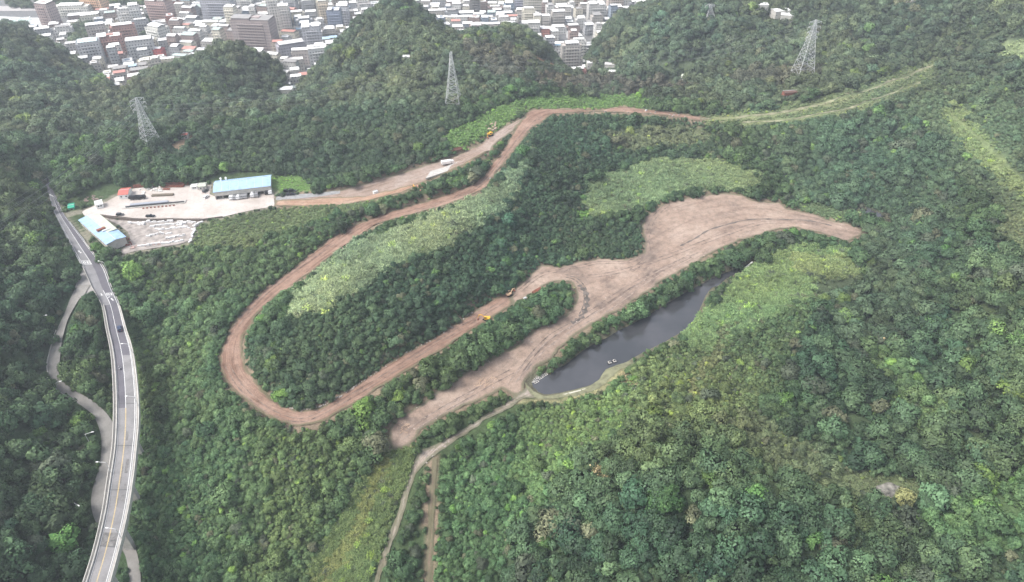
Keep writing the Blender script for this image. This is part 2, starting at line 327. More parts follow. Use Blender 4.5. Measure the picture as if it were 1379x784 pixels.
M_steel = plain('galvanised_steel', (0.56, 0.57, 0.57), 0.5, 0.08, 2, 0.3); M_white = plain('white_paint', (0.78, 0.78, 0.76), 0.5, 0.06, 2)
M_dark = plain('black_rubber', (0.02, 0.02, 0.02), 0.8); M_glass = plain('dark_glass', (0.02, 0.025, 0.03), 0.15, 0.1, 1, 0, 0.6)
M_yellow = plain('yellow_machine_paint', (0.75, 0.42, 0.04), 0.45, 0.1); M_orange = plain('pale_orange_paint', (0.62, 0.42, 0.27), 0.5)
M_rust = plain('rusty_steel', (0.24, 0.09, 0.06), 0.8, 0.3); M_stone = plain('pale_stone', (0.68, 0.66, 0.62), 0.7, 0.15, 1)
M_blue = sheet_metal('blue_roof_sheet', (0.33, 0.49, 0.70), var=.16); M_cream = sheet_metal('cream_roof_sheet', (0.50, 0.55, 0.44)); M_red = sheet_metal('red_roof_sheet', (0.52, 0.13, 0.10)); M_green = sheet_metal('green_sheet', (0.02, 0.36, 0.22))
M_wroof = sheet_metal('white_roof_sheet', (0.80, 0.80, 0.78), 0.5, 0.12); M_paintw = plain('road_paint_white', (0.75, 0.75, 0.73), 0.7, 0.12, 1); M_painty = plain('road_paint_yellow', (0.62, 0.47, 0.22), 0.7, 0.2, 1)
# ------------------------------------------------------------------ vegetation zones (photo outlines) : later ones win
# keys: ts/tr tree spacing & radius, ss/sr shrub spacing & radius, gs/gh grass spacing & height, c tint, v variation
DK = (0.040, 0.070, 0.040); MD = (0.052, 0.092, 0.042); BR = (0.085, 0.145, 0.05); YG = (0.17, 0.20, 0.07); PG = (0.14, 0.195, 0.095); GB = (0.11, 0.12, 0.08); BRN = (0.16, 0.125, 0.09)
DEF = dict(ts=3.3, tr=2.6, ss=2.6, sr=1.3, gs=0, gh=1, c=MD, v=0.5)
ZN = [
 ("-400,-200 1800,-200 1800,150 1200,110 1000,150 700,120 600,150 400,160 0,200 -400,300", dict(ts=3.8, tr=2.8, c=(0.074,0.102,0.062), v=0.6)),
 ("100,200 370,230 440,250 560,225 600,190 640,160 600,140 400,160 200,200", dict(ts=2.7, tr=2.0, c=(0.044,0.074,0.042), v=0.4)),
 ("-300,200 100,190 60,290 100,400 60,520 120,600 110,900 -300,900", dict(ts=4.4, tr=3.5, c=(0.054,0.088,0.044), v=0.6)),
 ("980,150 1260,120 1300,300 1180,420 1200,300 1060,270 1020,200", dict(ts=2.9, tr=2.1, c=(0.062,0.102,0.058), v=0.45)),
 ("1140,380 1300,330 1500,280 1700,900 640,900 700,700 850,570 1000,600 1100,560 1060,480", dict(ts=4.3, tr=3.5, c=(0.052,0.085,0.043), v=0.75)),
 ("690,165 760,155 960,160 1000,220 870,215 790,240 790,290 866,310 870,345 730,360 690,385 560,480 400,560 330,480 400,400 400,430 440,405 520,355 600,320 650,290 680,200", dict(ts=2.15, tr=1.4, ss=1.8, sr=1.0, c=(0.046,0.082,0.046), v=0.55)),  # mound slope tint darkened: relief shading put into the foliage colour
 ("150,350 300,340 440,290 470,320 300,480 330,560 420,600 520,600 440,784 160,900 190,600", dict(ts=2.3, tr=1.5, ss=1.7, sr=1.0, c=(0.070,0.118,0.054), v=0.5)),
 ("600,620 700,560 860,500 860,580 760,640 700,720 640,900 560,900 590,700", dict(ts=3.4, tr=1.7, ss=1.7, sr=1.1, c=(0.064,0.118,0.052), v=0.5)),
 ("850,500 950,440 1090,390 1090,470 1020,560 960,590 850,570", dict(ts=4.5, tr=1.6, ss=1.6, sr=1.0, c=(0.080,0.118,0.052), v=0.6)),
 ("960,580 1020,560 1120,620 1190,650 1200,700 1050,640", dict(ts=4.0, tr=2.0, ss=1.7, sr=1.0, c=(0.085,0.11,0.06), v=0.4)),
 ("1000,370 1060,330 1140,338 1165,375 1150,400 1090,400 960,470 905,470 940,425", dict(ts=12, tr=1.3, ss=1.9, sr=0.8, gs=1.6, gh=1.7, c=(0.110,0.158,0.066), v=0.5)),
 ("1060,345 1140,345 1160,380 1120,388 1070,370", dict(ts=0, ss=4, sr=0.7, gs=1.5, gh=1.6, c=(0.150,0.180,0.075), v=0.4)),
 ("386,428 393,403 420,378 450,354 490,330 540,308 590,290 630,272 668,250 700,215 712,195 712,215 700,250 672,290 640,308 600,330 560,348 520,368 480,390 450,408 425,419 405,430", dict(ts=0, ss=11, sr=.8, gs=1.15, gh=2.0, c=(0.155,0.198,0.115), v=0.45)),
 ("782,278 790,250 810,238 840,228 880,216 960,215 1010,228 1030,245 1020,258 990,256 960,252 920,256 890,268 860,282 820,288 795,292", dict(ts=0, ss=5, sr=.9, gs=1.3, gh=1.7, c=(0.140,0.185,0.095), v=0.5)),
 ("800,178 940,170 960,185 940,200 840,205", dict(ts=5, tr=1.6, ss=2, sr=1, gs=2, gh=1.5, c=(0.11,0.135,0.08), v=0.3)),
 ("524,604 562,600 564,640 538,680 515,740 500,800 410,800 445,720 490,650", dict(ts=8, tr=1.2, ss=2.6, sr=0.9, gs=1.2, gh=1.3, c=(0.092,0.132,0.052), v=0.45)),
 ("528,610 544,612 528,648 506,682 480,740 455,800 432,800 462,735 500,660", dict(ts=0, ss=5, sr=0.7, gs=1.2, gh=1.2, c=(0.145,0.165,0.062), v=0.45)),
 ("262,305 300,293 350,284 450,276 500,268 540,262 510,283 470,292 430,300 380,318 330,335 280,338 240,336 258,325", dict(ts=9, tr=1.5, ss=4.5, sr=0.8, gs=1.6, gh=0.9, c=(0.122,0.158,0.074), v=0.45)),
 ("366,236 400,233 412,244 430,253 400,257 370,260", dict(ts=0, ss=0, sr=1, gs=2.2, gh=0.4, c=(0.11,0.20,0.055), v=0.15)),
 ("606,205 590,190 640,155 690,135 730,130 860,126 882,138 860,146 730,146 700,150 680,170 648,190 630,196", dict(ts=14, tr=1.8, ss=3.2, sr=1.1, gs=2.0, gh=0.8, c=(0.10,0.175,0.058), v=0.25)),
 ("600,243 625,232 655,216 672,208 650,228 625,246 590,256", dict(ts=0, ss=7, sr=0.9, gs=1.8, gh=0.5, c=(0.105,0.19,0.06), v=0.2)),
 ("945,156 1000,150 1040,146 1120,127 1200,101 1250,80 1272,84 1268,100 1230,122 1200,136 1150,154 1080,164 1000,168 945,167", dict(ts=0, ss=3.0, sr=0.8, gs=1.7, gh=1.0, c=(0.125,0.165,0.088), v=0.4)),
 ("1190,135 1280,98 1379,112 1500,150 1500,340 1400,330 1340,290 1290,240 1250,180", dict(ts=5, tr=1.9, ss=2.1, sr=1.0, c=(0.082,0.118,0.066), v=0.5)),
 ("950,158.5 1040,152 1120,136 1190,113 1255,88 1255,92 1195,117 1122,141 1042,156 950,163", dict(ts=0, ss=7, sr=.6, gs=1.7, gh=.8, c=(0.19,0.215,0.12), v=0.3)),
 ("1000,164 1080,158 1150,144 1205,124 1240,108 1242,112 1208,129 1152,149 1082,162 1000,167", dict(ts=0, ss=7, sr=.6, gs=1.7, gh=.8, c=(0.17,0.20,0.105), v=0.3)),
 ("1262,150 1290,145 1330,190 1379,235 1450,300 1450,330 1379,262 1330,230 1290,195", dict(ts=9, tr=1.6, ss=2.6, sr=1.0, gs=1.8, gh=1.2, c=(0.155,0.195,0.09), v=0.3)),
 ("1335,60 1379,50 1460,50 1460,85 1379,84 1345,76", dict(ts=0, ss=8, sr=2, gs=2.6, gh=1.0, c=(0.20,0.245,0.13), v=0.2)),
 ("1330,300 1400,290 1500,360 1500,420 1379,360", dict(ts=5, tr=1.8, ss=2.0, sr=1.0, c=(0.10,0.13,0.07), v=0.4)),
 ("720,105 770,104 900,112 940,118 900,128 800,124 730,122", dict(ts=3.6, tr=2.2, c=(0.105,0.098,0.075), v=0.4)),
 ("640,58 690,70 715,98 700,116 660,110 630,80", dict(ts=3.6, tr=2.4, c=(0.085,0.088,0.068), v=0.45)),
 ("718,74 735,82 756,92 752,97 730,90 716,84", dict(ts=0, ss=0, sr=1, bare=1, c=(0.42,0.20,0.12), v=0.2)),
 ("100,70 150,84 160,98 130,104 60,92", dict(ts=4, tr=2.2, c=(0.10,0.115,0.07), v=0.4)),
 ("120,150 230,92 290,106 300,126 220,132 150,160", dict(ts=4, tr=2.4, c=(0.085,0.105,0.062), v=0.4)),
 ("1020,90 1140,95 1060,118 980,118 960,108", dict(ts=4, tr=2.2, c=(0.085,0.092,0.068), v=0.4)),
 ("1120,630 1180,640 1240,640 1260,660 1200,678 1140,660", dict(ts=0, ss=4, sr=0.9, gs=1.6, gh=0.8, c=(0.11,0.135,0.07), v=0.3)),
 ("232,194 256,184 262,194 244,204 228,206", dict(ts=0, ss=6, sr=.8, bare=1, c=(0.38,0.26,0.19), v=0.2)),
 ("216,386 262,378 278,390 240,404 220,402", dict(ts=0, ss=5, sr=0.8, gs=1.8, gh=0.8, c=(0.10,0.215,0.045), v=0.2)),
 ("258,414 286,408 300,416 268,428", dict(ts=0, ss=5, sr=0.8, gs=1.8, gh=0.8, c=(0.10,0.215,0.045), v=0.2)),
 ("770,285 792,282 796,298 778,302", dict(ts=0, ss=3, sr=0.8, gs=1.8, gh=0.8, c=(0.10,0.20,0.05), v=0.2)),
 ("1150,272 1178,284 1196,292 1200,305 1188,312 1176,300 1160,290", dict(ts=7, tr=1.3, ss=3.0, sr=0.9, c=(0.09,0.085,0.06), v=0.4)),
 ("1062,272 1100,272 1150,284 1170,300 1150,303 1112,294 1075,283", dict(ts=0, ss=3.5, sr=0.9, gs=1.7, gh=0.9, c=(0.10,0.14,0.07), v=0.3)),
 ("700,535 720,540 760,536 800,524 826,505 850,492 842,500 826,520 800,532 760,542 715,545", dict(ts=0, ss=5, sr=0.6, gs=2.0, gh=0.5, c=(0.26,0.25,0.15), v=0.2)),
 ("770,425 778,410 779,392 772,380 786,384 792,398 790,416 775,432 755,440", dict(ts=0, ss=0, sr=1, gs=2.0, gh=0.4, c=(0.27,0.26,0.15), v=0.2)),
 ("1010,425 985,440 960,500 945,535 925,540 950,480 965,440", dict(ts=9, tr=1.4, ss=1.9, sr=0.9, c=(0.12,0.14,0.068), v=0.4)),
 ("838,495 846,500 850,560 846,570 838,540", dict(ts=0, ss=3, sr=0.7, gs=1.8, gh=0.5, c=(0.24,0.21,0.13), v=0.2)),
 ("160,160 210,110 310,100 330,130 200,160", dict(ts=4, tr=2.6, c=(0.07,0.098,0.055), v=0.4)),
 ("1085,380 1165,372 1150,300 1200,320 1260,420 1200,470 1130,470", dict(ts=3.4, tr=2.4, ss=2.4, c=(0.070,0.10,0.055), v=0.5)),
 ("700,560 860,520 850,575 770,620 720,690 690,640", dict(ts=6, tr=1.5, ss=1.7, sr=1.1, gs=2.6, gh=1.2, c=(0.082,0.135,0.054), v=0.5)),
 ("1210,700 1379,640 1500,640 1500,730 1300,750", dict(ts=4, tr=2.6, c=(0.072,0.125,0.052), v=0.5)),
 ("1160,470 1230,480 1290,560 1250,590 1190,540", dict(ts=4.5, tr=2.2, ss=2, sr=1.1, c=(0.10,0.15,0.062), v=0.5)),
 ("330,575 440,585 500,600 440,700 380,784 330,784 360,680", dict(ts=3.4, tr=1.4, ss=1.6, sr=1.0, c=(0.088,0.138,0.058), v=0.5)),
 ("160,400 260,360 300,370 280,500 300,560 230,620 190,560", dict(ts=2.8, tr=1.45, ss=1.6, sr=1.0, c=(0.084,0.132,0.058), v=0.5)),
]
ZN = [(PL(a), {**DEF, **b}) for a, b in ZN]
# outlines that must stay free of crowns as seen in the photograph
KEEP = [(p, h) for p, h in ((POND, 0), (FLAT, 0), (HAUL, 0), (UPPER, 0), (YARD, 0), (LOWYARD, 0), (JUNC, 0), (PATH, 0), (TRAIL, 0))]
road_px = [proj(*p) for p in deckL]+[proj(*p) for p in deckR[::-1]]
side_px = [proj(*p) for p in sideL]+[proj(*p) for p in sideR[::-1]]
road_px = [(float(a), float(b)) for a, b in road_px]; side_px = [(float(a), float(b)) for a, b in side_px]
KEEP += [(road_px, 0), (side_px, 0)]
EXTRA_KEEP = [PL("286,235 368,232 371,270 282,272"), PL("108,286 130,284 172,316 170,332 143,336 108,300"), PL("90,270 106,268 108,286 92,286"), PL("158,252 180,248 182,270 158,270"),
  PL("108,262 150,246 156,264 140,276 110,272"), PL("1176,652 1198,646 1222,658 1205,670 1180,664"), PL("703,512 712,512 724,527 745,531 775,527 800,519 806,514 820,500 850,489 852,494 835,502 822,514 800,528 775,535 745,541 722,540 708,527")]
KEEP_T = [PL("390,424 397,403 424,380 454,358 492,334 542,312 600,290 640,270 668,252 668,286 640,302 600,322 560,340 520,360 480,382 450,401 425,413 405,424"),
  PL("788,276 794,252 812,240 840,230 880,219 960,218 1008,232 1024,246 1000,252 960,250 920,253 890,265 855,280 800,288"), PL("368,237 400,235 412,246 426,254 400,257 371,260"),
  PL("265,306 300,296 350,287 430,282 440,288 400,302 340,318 290,330 262,330"), PL("950,158 1040,151 1120,135 1190,112 1255,87 1255,92 1195,118 1150,146 1080,160 950,164"), PL("1000,375 1060,335 1130,342 1155,375 1130,392 1080,390 960,455 925,455 950,425"),
  PL("528,610 556,606 556,640 530,682 505,740 490,800 435,800 460,735 495,660"), PL("612,203 600,190 640,160 690,138 730,133 850,130 870,138 850,145 730,146 700,149 676,168 646,190 630,196")]
CITYP = PL("-700,-140 1000,-140 1000,3 900,-3 870,3 835,14 812,38 797,58 795,62 808,88 834,104 836,109 806,107 770,92 750,76 735,60 708,40 690,34 650,42 612,46 600,38 570,20 556,4 510,6 490,22 470,42 445,66 432,84 426,92 405,108 404,128 368,130 364,124 378,100 382,90 366,78 345,70 320,58 300,56 276,72 240,80 215,90 185,104 176,118 158,122 146,112 132,94 104,74 66,58 52,44 26,32 0,32 -700,60")
TOWNTREES = [PL("48,0 112,0 116,9 60,11"), PL("134,0 210,0 214,6 150,8"), PL("92,56 104,38 118,30 128,46 116,62 100,70"), PL("192,28 202,26 214,62 204,66 196,50"), PL("0,34 30,36 60,56 40,60 0,50"), PL("12,6 40,4 42,12 16,12"), PL("170,16 204,14 204,20 172,22")]
def zone_arrays(px, py, x, y):
    """per point: zone index (-1 default)"""
    z = np.full(px.shape, -1)
    wob = (fbm(x, y, 14, 5, 2)*5.0+fbm(x, y, 45, 15, 2)*4.0)*np.clip(400/np.maximum(y, 100), .4, 1.6); wob2 = fbm(x, y, 14, 55, 2)*3.0+fbm(x, y, 45, 25, 2)*2.5
    for i, (poly, d) in enumerate(ZN): z[inpoly(px+wob, py+wob2, poly)] = i
    return z
def zval(z, key):
    arr = np.array([d[key] for _, d in ZN]+[DEF[key]], float); return arr[z]
def tints(z, x, y, jit, seed=0):
    base = zval(z, 'c'); v = zval(z, 'v')[..., None]
    lo = fbm(x, y, 60, 31, 3)[..., None]; mi = fbm(x, y, 16, 41, 2)[..., None]
    k = 1+v*(0.32*lo+0.28*mi)+v*jit*rng.normal(0, 0.34, base.shape[:-1]+(1,))
    h = v[..., 0]*(0.28*fbm(x, y, 45, 71, 2)+jit*rng.normal(0, 0.12, x.shape))
    c = base*np.clip(k, 0.5, 1.9)
    c = c*np.stack([1+h, 1+0.25*h, 1-0.3*h], -1)
    if jit:
        u = rng.random(x.shape); oddb = (u < 0.018)[..., None]; oddg = ((u > 0.022) & (u < 0.05))[..., None]; oddd = ((u > .05) & (u < .075))[..., None]
        c = np.where(oddg, c*np.array([1.7, 1.75, 1.0]), c); c = np.where(oddb, np.array([0.105, 0.112, 0.070])*np.clip(k, .6, 1.3), c); c = np.where(oddd, np.array([0.066, 0.084, 0.058])*np.clip(k, .6, 1.3), c)
    c = c*np.array([1.03, 1.06, 0.93]); g = c.mean(-1, keepdims=True); c = g+(c-g)*0.95
    return np.clip(c, 0.012, 0.6)
# ------------------------------------------------------------------ ground sheet
def axis(lo, hi, fine0, fine1, s, grow):
    a = list(np.arange(fine0, fine1+.1, s)); st = s; v = fine1
    while v < hi: st *= grow; v += st; a.append(v)
    st = s; v = fine0
    while v > lo: st *= grow; v -= st; a.insert(0, v)
    return np.array(a)
ax = axis(-6000, 6000, -330, 330, 2.5, 1.035); ay = axis(-2500, 9000, 105, 560, 2.5, 1.03)
TX, TY = np.meshgrid(ax, ay); TZ = hz(TX, TY)
WP = {}
def wpoly(pl, z=None):
    return [tuple(v[:2]) for v in hit([p[0] for p in pl], [p[1] for p in pl])]
for nme, pl in (('flat', FLAT), ('haul', HAUL), ('upper', UPPER), ('yard', YARD), ('low', LOWYARD), ('junc', JUNC), ('path', PATH), ('trail', TRAIL)): WP[nme] = wpoly(pl)
WP['side'] = [tuple(p[:2]) for p in sideL]+[tuple(p[:2]) for p in sideR[::-1]]
WP['road'] = [tuple(p[:2]) for p in deckL[:ABUT+1]]+[tuple(p[:2]) for p in deckR[:ABUT+1][::-1]]
sink = np.zeros(TX.shape)
for k, w in WP.items():
    A = np.array(w); m = (TX > A[:, 0].min()-5) & (TX < A[:, 0].max()+5) & (TY > A[:, 1].min()-5) & (TY < A[:, 1].max()+5)
    sink[m] = np.maximum(sink[m], np.where(inpoly(TX[m], TY[m], w), 0.45, 0))
TZs = TZ-sink
tpx, tpy = proj(TX, TY, TZ)
zt = zone_arrays(tpx, tpy, TX, TY); tc = tints(zt, TX, TY, 0)
soil = np.array([0.13, 0.11, 0.075]); bare = np.zeros(TX.shape)
for i, (_, d_) in enumerate(ZN):
    if d_.get('bare'): bare[zt == i] = 1
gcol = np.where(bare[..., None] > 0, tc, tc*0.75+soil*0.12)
def nearpoly(w, dist):
    A = np.array(w); o = np.zeros(TX.shape, bool); m = (TX > A[:, 0].min()-dist) & (TX < A[:, 0].max()+dist) & (TY > A[:, 1].min()-dist) & (TY < A[:, 1].max()+dist)
    o[m] = segdist(TX[m], TY[m], [*w, w[0]])[0] < dist; return o
edge = nearpoly(WP['haul'], 3.5) | nearpoly(WP['flat'], 2.5) | nearpoly(WP['upper'], 3) | nearpoly(WP['trail'], 1.5)
gcol[edge] = gcol[edge]*0.35+np.array([0.27, 0.19, 0.145])*0.65
incity_t = TZ < ZC+1.0
gcol[incity_t] = (0.16, 0.16, 0.16)
pnd = nearpoly(pondw, 3.0); gcol[pnd] = np.array([0.12, 0.115, 0.075])
for nm_ in ('low', 'yard'):
    e_ = nearpoly(WP[nm_], 2.5); gcol[e_] = gcol[e_]*0.5+np.array([0.36, 0.31, 0.26])*0.5
def grid_mesh(name, X, Y, Z, cols, mat):
    h, w = X.shape; v = np.stack([X, Y, Z], -1).reshape(-1, 3); idx = np.arange(h*w).reshape(h, w)
    f = np.stack([idx[:-1, :-1], idx[:-1, 1:], idx[1:, 1:], idx[1:, :-1]], -1).reshape(-1, 4)
    me = bpy.data.meshes.new(name); me.vertices.add(len(v)); me.vertices.foreach_set('co', v.ravel()); me.loops.add(f.size); me.loops.foreach_set('vertex_index', f.ravel().astype(np.int32))
    me.polygons.add(len(f)); me.polygons.foreach_set('loop_start', np.arange(0, f.size, 4, dtype=np.int32)); me.polygons.foreach_set('loop_total', np.full(len(f), 4, np.int32)); me.polygons.foreach_set('use_smooth', np.ones(len(f), bool))
    me.update(); me.validate()
    a = me.color_attributes.new('gcol', 'FLOAT_COLOR', 'POINT'); c4 = np.ones((len(v), 4)); c4[:, :3] = cols.reshape(-1, 3); a.data.foreach_set('color', c4.ravel())
    me.materials.append(mat); o = bpy.data.objects.new(name, me); col.objects.link(o); return o
m, t, b = nt('ground'); a = N(t, 'ShaderNodeAttribute', attribute_name='gcol'); n1 = noise(t, 0.35, 6, 0.7, typ='World'); n2 = noise(t, 1.6, 4, 0.6, typ='World')
s = N(t, 'ShaderNodeVectorMath', operation='SCALE'); L(t, a.outputs['Color'], s.inputs[0]); mm = N(t, 'ShaderNodeMath', operation='MULTIPLY'); L(t, mapr(t, n1, .25, .75, .55, 1.45), mm.inputs[0]); L(t, mapr(t, n2, .25, .75, .7, 1.3), mm.inputs[1]); L(t, mm.outputs[0], s.inputs['Scale'])
L(t, s.outputs[0], b.inputs['Base Color']); b.inputs['Roughness'].default_value = 0.95; b.inputs['Specular IOR Level'].default_value = 0.1; bump(t, b, n1, 0.8, 1.2)
M_ground = m
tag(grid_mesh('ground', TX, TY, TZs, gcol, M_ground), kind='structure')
# ------------------------------------------------------------------ draped sheets
def drape(name, poly, mat, step=2.0, off=0.12, line=None, zf=None, jitter=0.0, kind='structure'):
    # densify outline
    pb = []
    for i in range(len(poly)):
        p0, p1 = np.array(poly[i]), np.array(poly[(i+1) % len(poly)]); n = max(1, int(np.linalg.norm(p1-p0)/step))
        for k in range(n): pb.append(p0+(p1-p0)*k/n)
    pb = np.array(pb)
    if jitter: pb = pb+np.stack([fbm(pb[:, 0], pb[:, 1], 3.0, 3, 2), fbm(pb[:, 0], pb[:, 1], 3.0, 8, 2)], -1)*jitter
    gx, gy = np.meshgrid(np.arange(pb[:, 0].min(), pb[:, 0].max(), step), np.arange(pb[:, 1].min(), pb[:, 1].max(), step)); gx, gy = gx.ravel(), gy.ravel()
    pl = [tuple(p) for p in pb]; ins = inpoly(gx, gy, pl); gx, gy = gx[ins], gy[ins]; dd = segdist(gx, gy, [*pl, pl[0]])[0]; gx, gy = gx[dd > step*.4], gy[dd > step*.4]
    vv = [Vector(p) for p in pl]+[Vector((a_, b_)) for a_, b_ in zip(gx, gy)]; nb = len(pl)
    r = delaunay_2d_cdt(vv, [], [list(range(nb))], 1, 1e-4); v2, fs = r[0], r[2]
    X = np.array([v.x for v in v2]); Y = np.array([v.y for v in v2]); Z = (hz(X, Y) if zf is None else zf(X, Y))+off
    me = bpy.data.meshes.new(name); me.from_pydata(np.stack([X, Y, Z], -1).tolist(), [], [tuple(f) for f in fs])
    if line is not None:
        _, al, sd, _ = segdist(X, Y, line); uv = np.zeros((len(X), 3)); uv[:, 0] = al; uv[:, 1] = sd
        at_ = me.attributes.new('flow', 'FLOAT_VECTOR', 'POINT'); at_.data.foreach_set('vector', uv.ravel())
    ed = segdist(X, Y, [*pl, pl[0]])[0]; ea = me.attributes.new('edge', 'FLOAT', 'POINT'); ea.data.foreach_set('value', ed)
    me.polygons.foreach_set('use_smooth', [True]*len(me.polygons)); bm = bmesh.new(); bm.from_mesh(me)
    for f in bm.faces:
        if f.normal.z < 0: f.normal_flip()
    bm.to_mesh(me); bm.free(); me.materials.append(mat); o = bpy.data.objects.new(name, me); col.objects.link(o)
    return tag(o, kind=kind)
def dirt_mat(name, c_dark, c_mid, c_light, tw=0.55, wet=None, streak=1.0):
    m, t, b = nt(name); a = N(t, 'ShaderNodeAttribute', attribute_name='flow')
    mp = N(t, 'ShaderNodeMapping'); mp.inputs['Scale'].default_value = (0.035, tw, 1); L(t, a.outputs['Vector'], mp.inputs[0])
    w = noise(t, 1.0, 5, 0.6, mp.outputs[0]); big = noise(t, 0.045, 4, 0.6, typ='World'); mid = noise(t, 0.35, 6, 0.7, typ='World'); fine = noise(t, 2.2, 5, 0.75, typ='World')
    c1 = ramp(t, big, [(0.33, c_dark), (0.5, c_mid), (0.66, c_light)])
    c2 = mixc(t, mapr(t, w, 0.40, 0.62, 0, 0.62*streak), c1, c_light); c2 = mixc(t, mapr(t, w, 0.46, 0.34, 0, 0.55*streak), c2, tuple(x*0.62 for x in c_dark))
    c3 = mixc(t, 1.0, c2, ramp(t, mid, [(0.25, (0.62, 0.61, 0.6)), (0.5, (1, 1, 1)), (0.72, (1.22, 1.22, 1.22))]), 'MULTIPLY')
    c4 = mixc(t, 1.0, c3, ramp(t, fine, [(0.25, (0.7, 0.7, 0.7)), (0.5, (1, 1, 1)), (0.75, (1.3, 1.29, 1.27))]), 'MULTIPLY')
    g = N(t, 'ShaderNodeAttribute', attribute_name='edge'); gm = N(t, 'ShaderNodeMath', operation='MULTIPLY_ADD'); L(t, mid, gm.inputs[0]); gm.inputs[1].default_value = -3.0; L(t, g.outputs['Fac'], gm.inputs[2])
    c5 = mixc(t, mapr(t, gm.outputs[0], -0.9, 0.1, 0.75, 0.0), c4, (0.11, 0.115, 0.065))
    L(t, c5, b.inputs['Base Color']); b.inputs['Roughness'].default_value = 0.9; b.inputs['Specular IOR Level'].default_value = 0.15
    h = N(t, 'ShaderNodeMath', operation='ADD'); L(t, w, h.inputs[0]); L(t, fine, h.inputs[1]); bump(t, b, h.outputs[0], 0.7, 0.5)
    return m
M_haul = dirt_mat('red_brown_dirt', (0.165, 0.098, 0.070), (0.235, 0.145, 0.105), (0.31, 0.215, 0.168), 0.7)
M_flat = dirt_mat('grey_brown_dirt', (0.165, 0.126, 0.104), (0.280, 0.205, 0.160), (0.355, 0.275, 0.222), 0.3, streak=0.55)
M_up = dirt_mat('upper_dirt', (0.21, 0.145, 0.105), (0.27, 0.20, 0.16), (0.33, 0.27, 0.235), 0.8)
M_path = dirt_mat('stony_track', (0.17, 0.135, 0.10), (0.26, 0.21, 0.17), (0.42, 0.37, 0.33), 0.9)
M_trail = dirt_mat('brown_trail', (0.13, 0.09, 0.06), (0.18, 0.125, 0.09), (0.25, 0.18, 0.14), 0.9)
flat_line = world_line([(535,595,3),(600,545,3),(680,500,4),(740,450,5),(830,395,6),(900,330,7),(960,300,8),(1035,292,8),(1160,318,8)], 5)
pathl = world_line([(722,535,1),(650,568,0),(600,598,-2),(560,640,-4),(530,720,-8),(505,800,-12)]); traill = world_line([(586,617,-3),(580,700,-8),(576,800,-12)])
drape('haul_road', WP['haul'], M_haul, 1.8, 0.10, haul_line, jitter=0.9)
drape('cleared_flat', WP['flat'], M_flat, 2.2, 0.06, flat_line, jitter=0.9)
drape('upper_dirt_road', WP['upper'], M_up, 2.0, 0.10, upper_line, jitter=0.6)
drape('stony_path', WP['path'], M_path, 1.2, 0.10, pathl, jitter=0.5); drape('brown_trail', WP['trail'], M_trail, 1.2, 0.10, traill, jitter=0.4)
# orange clay strip along the lower edge of the upper road, and the green verge
CLAY = PL("370,270 400,269 460,265 520,258 560,248 590,238 625,220 650,207 664,196 664,199 652,209 637,217 610,230 572,246 545,258 510,267 470,275 400,278 370,277")
drape('clay_strip', wpoly(CLAY), dirt_mat('orange_clay', (0.26, 0.145, 0.095), (0.33, 0.205, 0.14), (0.37, 0.265, 0.20), 0.8), 1.5, 0.17, upper_line, jitter=0.8)
GREY = PL("372,264 400,262 430,260 458,257 458,261 430,265 400,268 372,270")
drape('asphalt_apron', wpoly(GREY), plain('apron_asphalt', (0.26, 0.26, 0.26), 0.85, 0.2, 0.5), 2.0, 0.19)
# concrete yards
m, t, b = nt('yard_concrete'); n1 = noise(t, 0.06, 5, 0.6, typ='World'); n2 = noise(t, 0.9, 6, 0.7, typ='World'); vo = N(t, 'ShaderNodeTexVoronoi', feature='DISTANCE_TO_EDGE'); vo.inputs['Scale'].default_value = 0.12
g_ = N(t, 'ShaderNodeNewGeometry'); L(t, g_.outputs['Position'], vo.inputs['Vector']); c_ = ramp(t, n1, [(0.3, (0.33, 0.285, 0.25)), (0.5, (0.44, 0.395, 0.36)), (0.7, (0.50, 0.465, 0.435))])
c_ = mixc(t, 1.0, c_, ramp(t, n2, [(0.25, (0.78, 0.76, 0.74)), (0.5, (1, 1, 1)), (0.75, (1.12, 1.12, 1.12))]), 'MULTIPLY'); c_ = mixc(t, mapr(t, vo.outputs['Distance'], 0, 0.02, 0.35, 0), c_, (0.28, 0.25, 0.22)); L(t, c_, b.inputs['Base Color']); b.inputs['Roughness'].default_value = 0.9
M_yard = m
drape('yard_slab', WP['yard'], M_yard, 4, 0.10, zf=lambda x, y: np.full(x.shape, 16.0))
drape('stone_yard', WP['low'], plain('stone_yard_ground', (0.33, 0.295, 0.27), 0.9, 0.3, 0.35), 3, 0.12, zf=lambda x, y: np.full(x.shape, 15.0))
drape('junction', WP['junc'], plain('worn_asphalt', (0.27, 0.26, 0.25), 0.9, 0.15, 0.4), 2, 0.06)
# water
m, t, b = nt('pond_water'); n1 = noise(t, 0.35, 3, 0.5, typ='World'); L(t, ramp(t, noise(t, 0.03, 4, .6, typ='World'), [(.35, (0.032, 0.034, 0.038)), (.65, (0.065, 0.064, 0.070))]), b.inputs['Base Color']); L(t, mapr(t, noise(t, 0.05, 3, .6, typ='World'), .35, .65, .02, .16), b.inputs['Roughness']); b.inputs['IOR'].default_value = 1.75; b.inputs['Specular IOR Level'].default_value = 0.5
bump(t, b, n1, 0.05, 0.25); M_water = m
A = np.array(pondw); cx0, cy0 = A.mean(0); big = [((x-cx0)*1.0+cx0, (y-cy0)*1.0+cy0) for x, y in pondw]
po = drape('pond_water', big, M_water, 6, 0.0, zf=lambda x, y: np.zeros(x.shape))
bog = wpoly(PL("1152,274 1172,282 1188,288 1190,300 1184,306 1176,296 1164,288")); zb = float(np.mean(hz([p[0] for p in bog], [p[1] for p in bog])))
drape('marsh_water', bog, M_water, 3, 0.3)
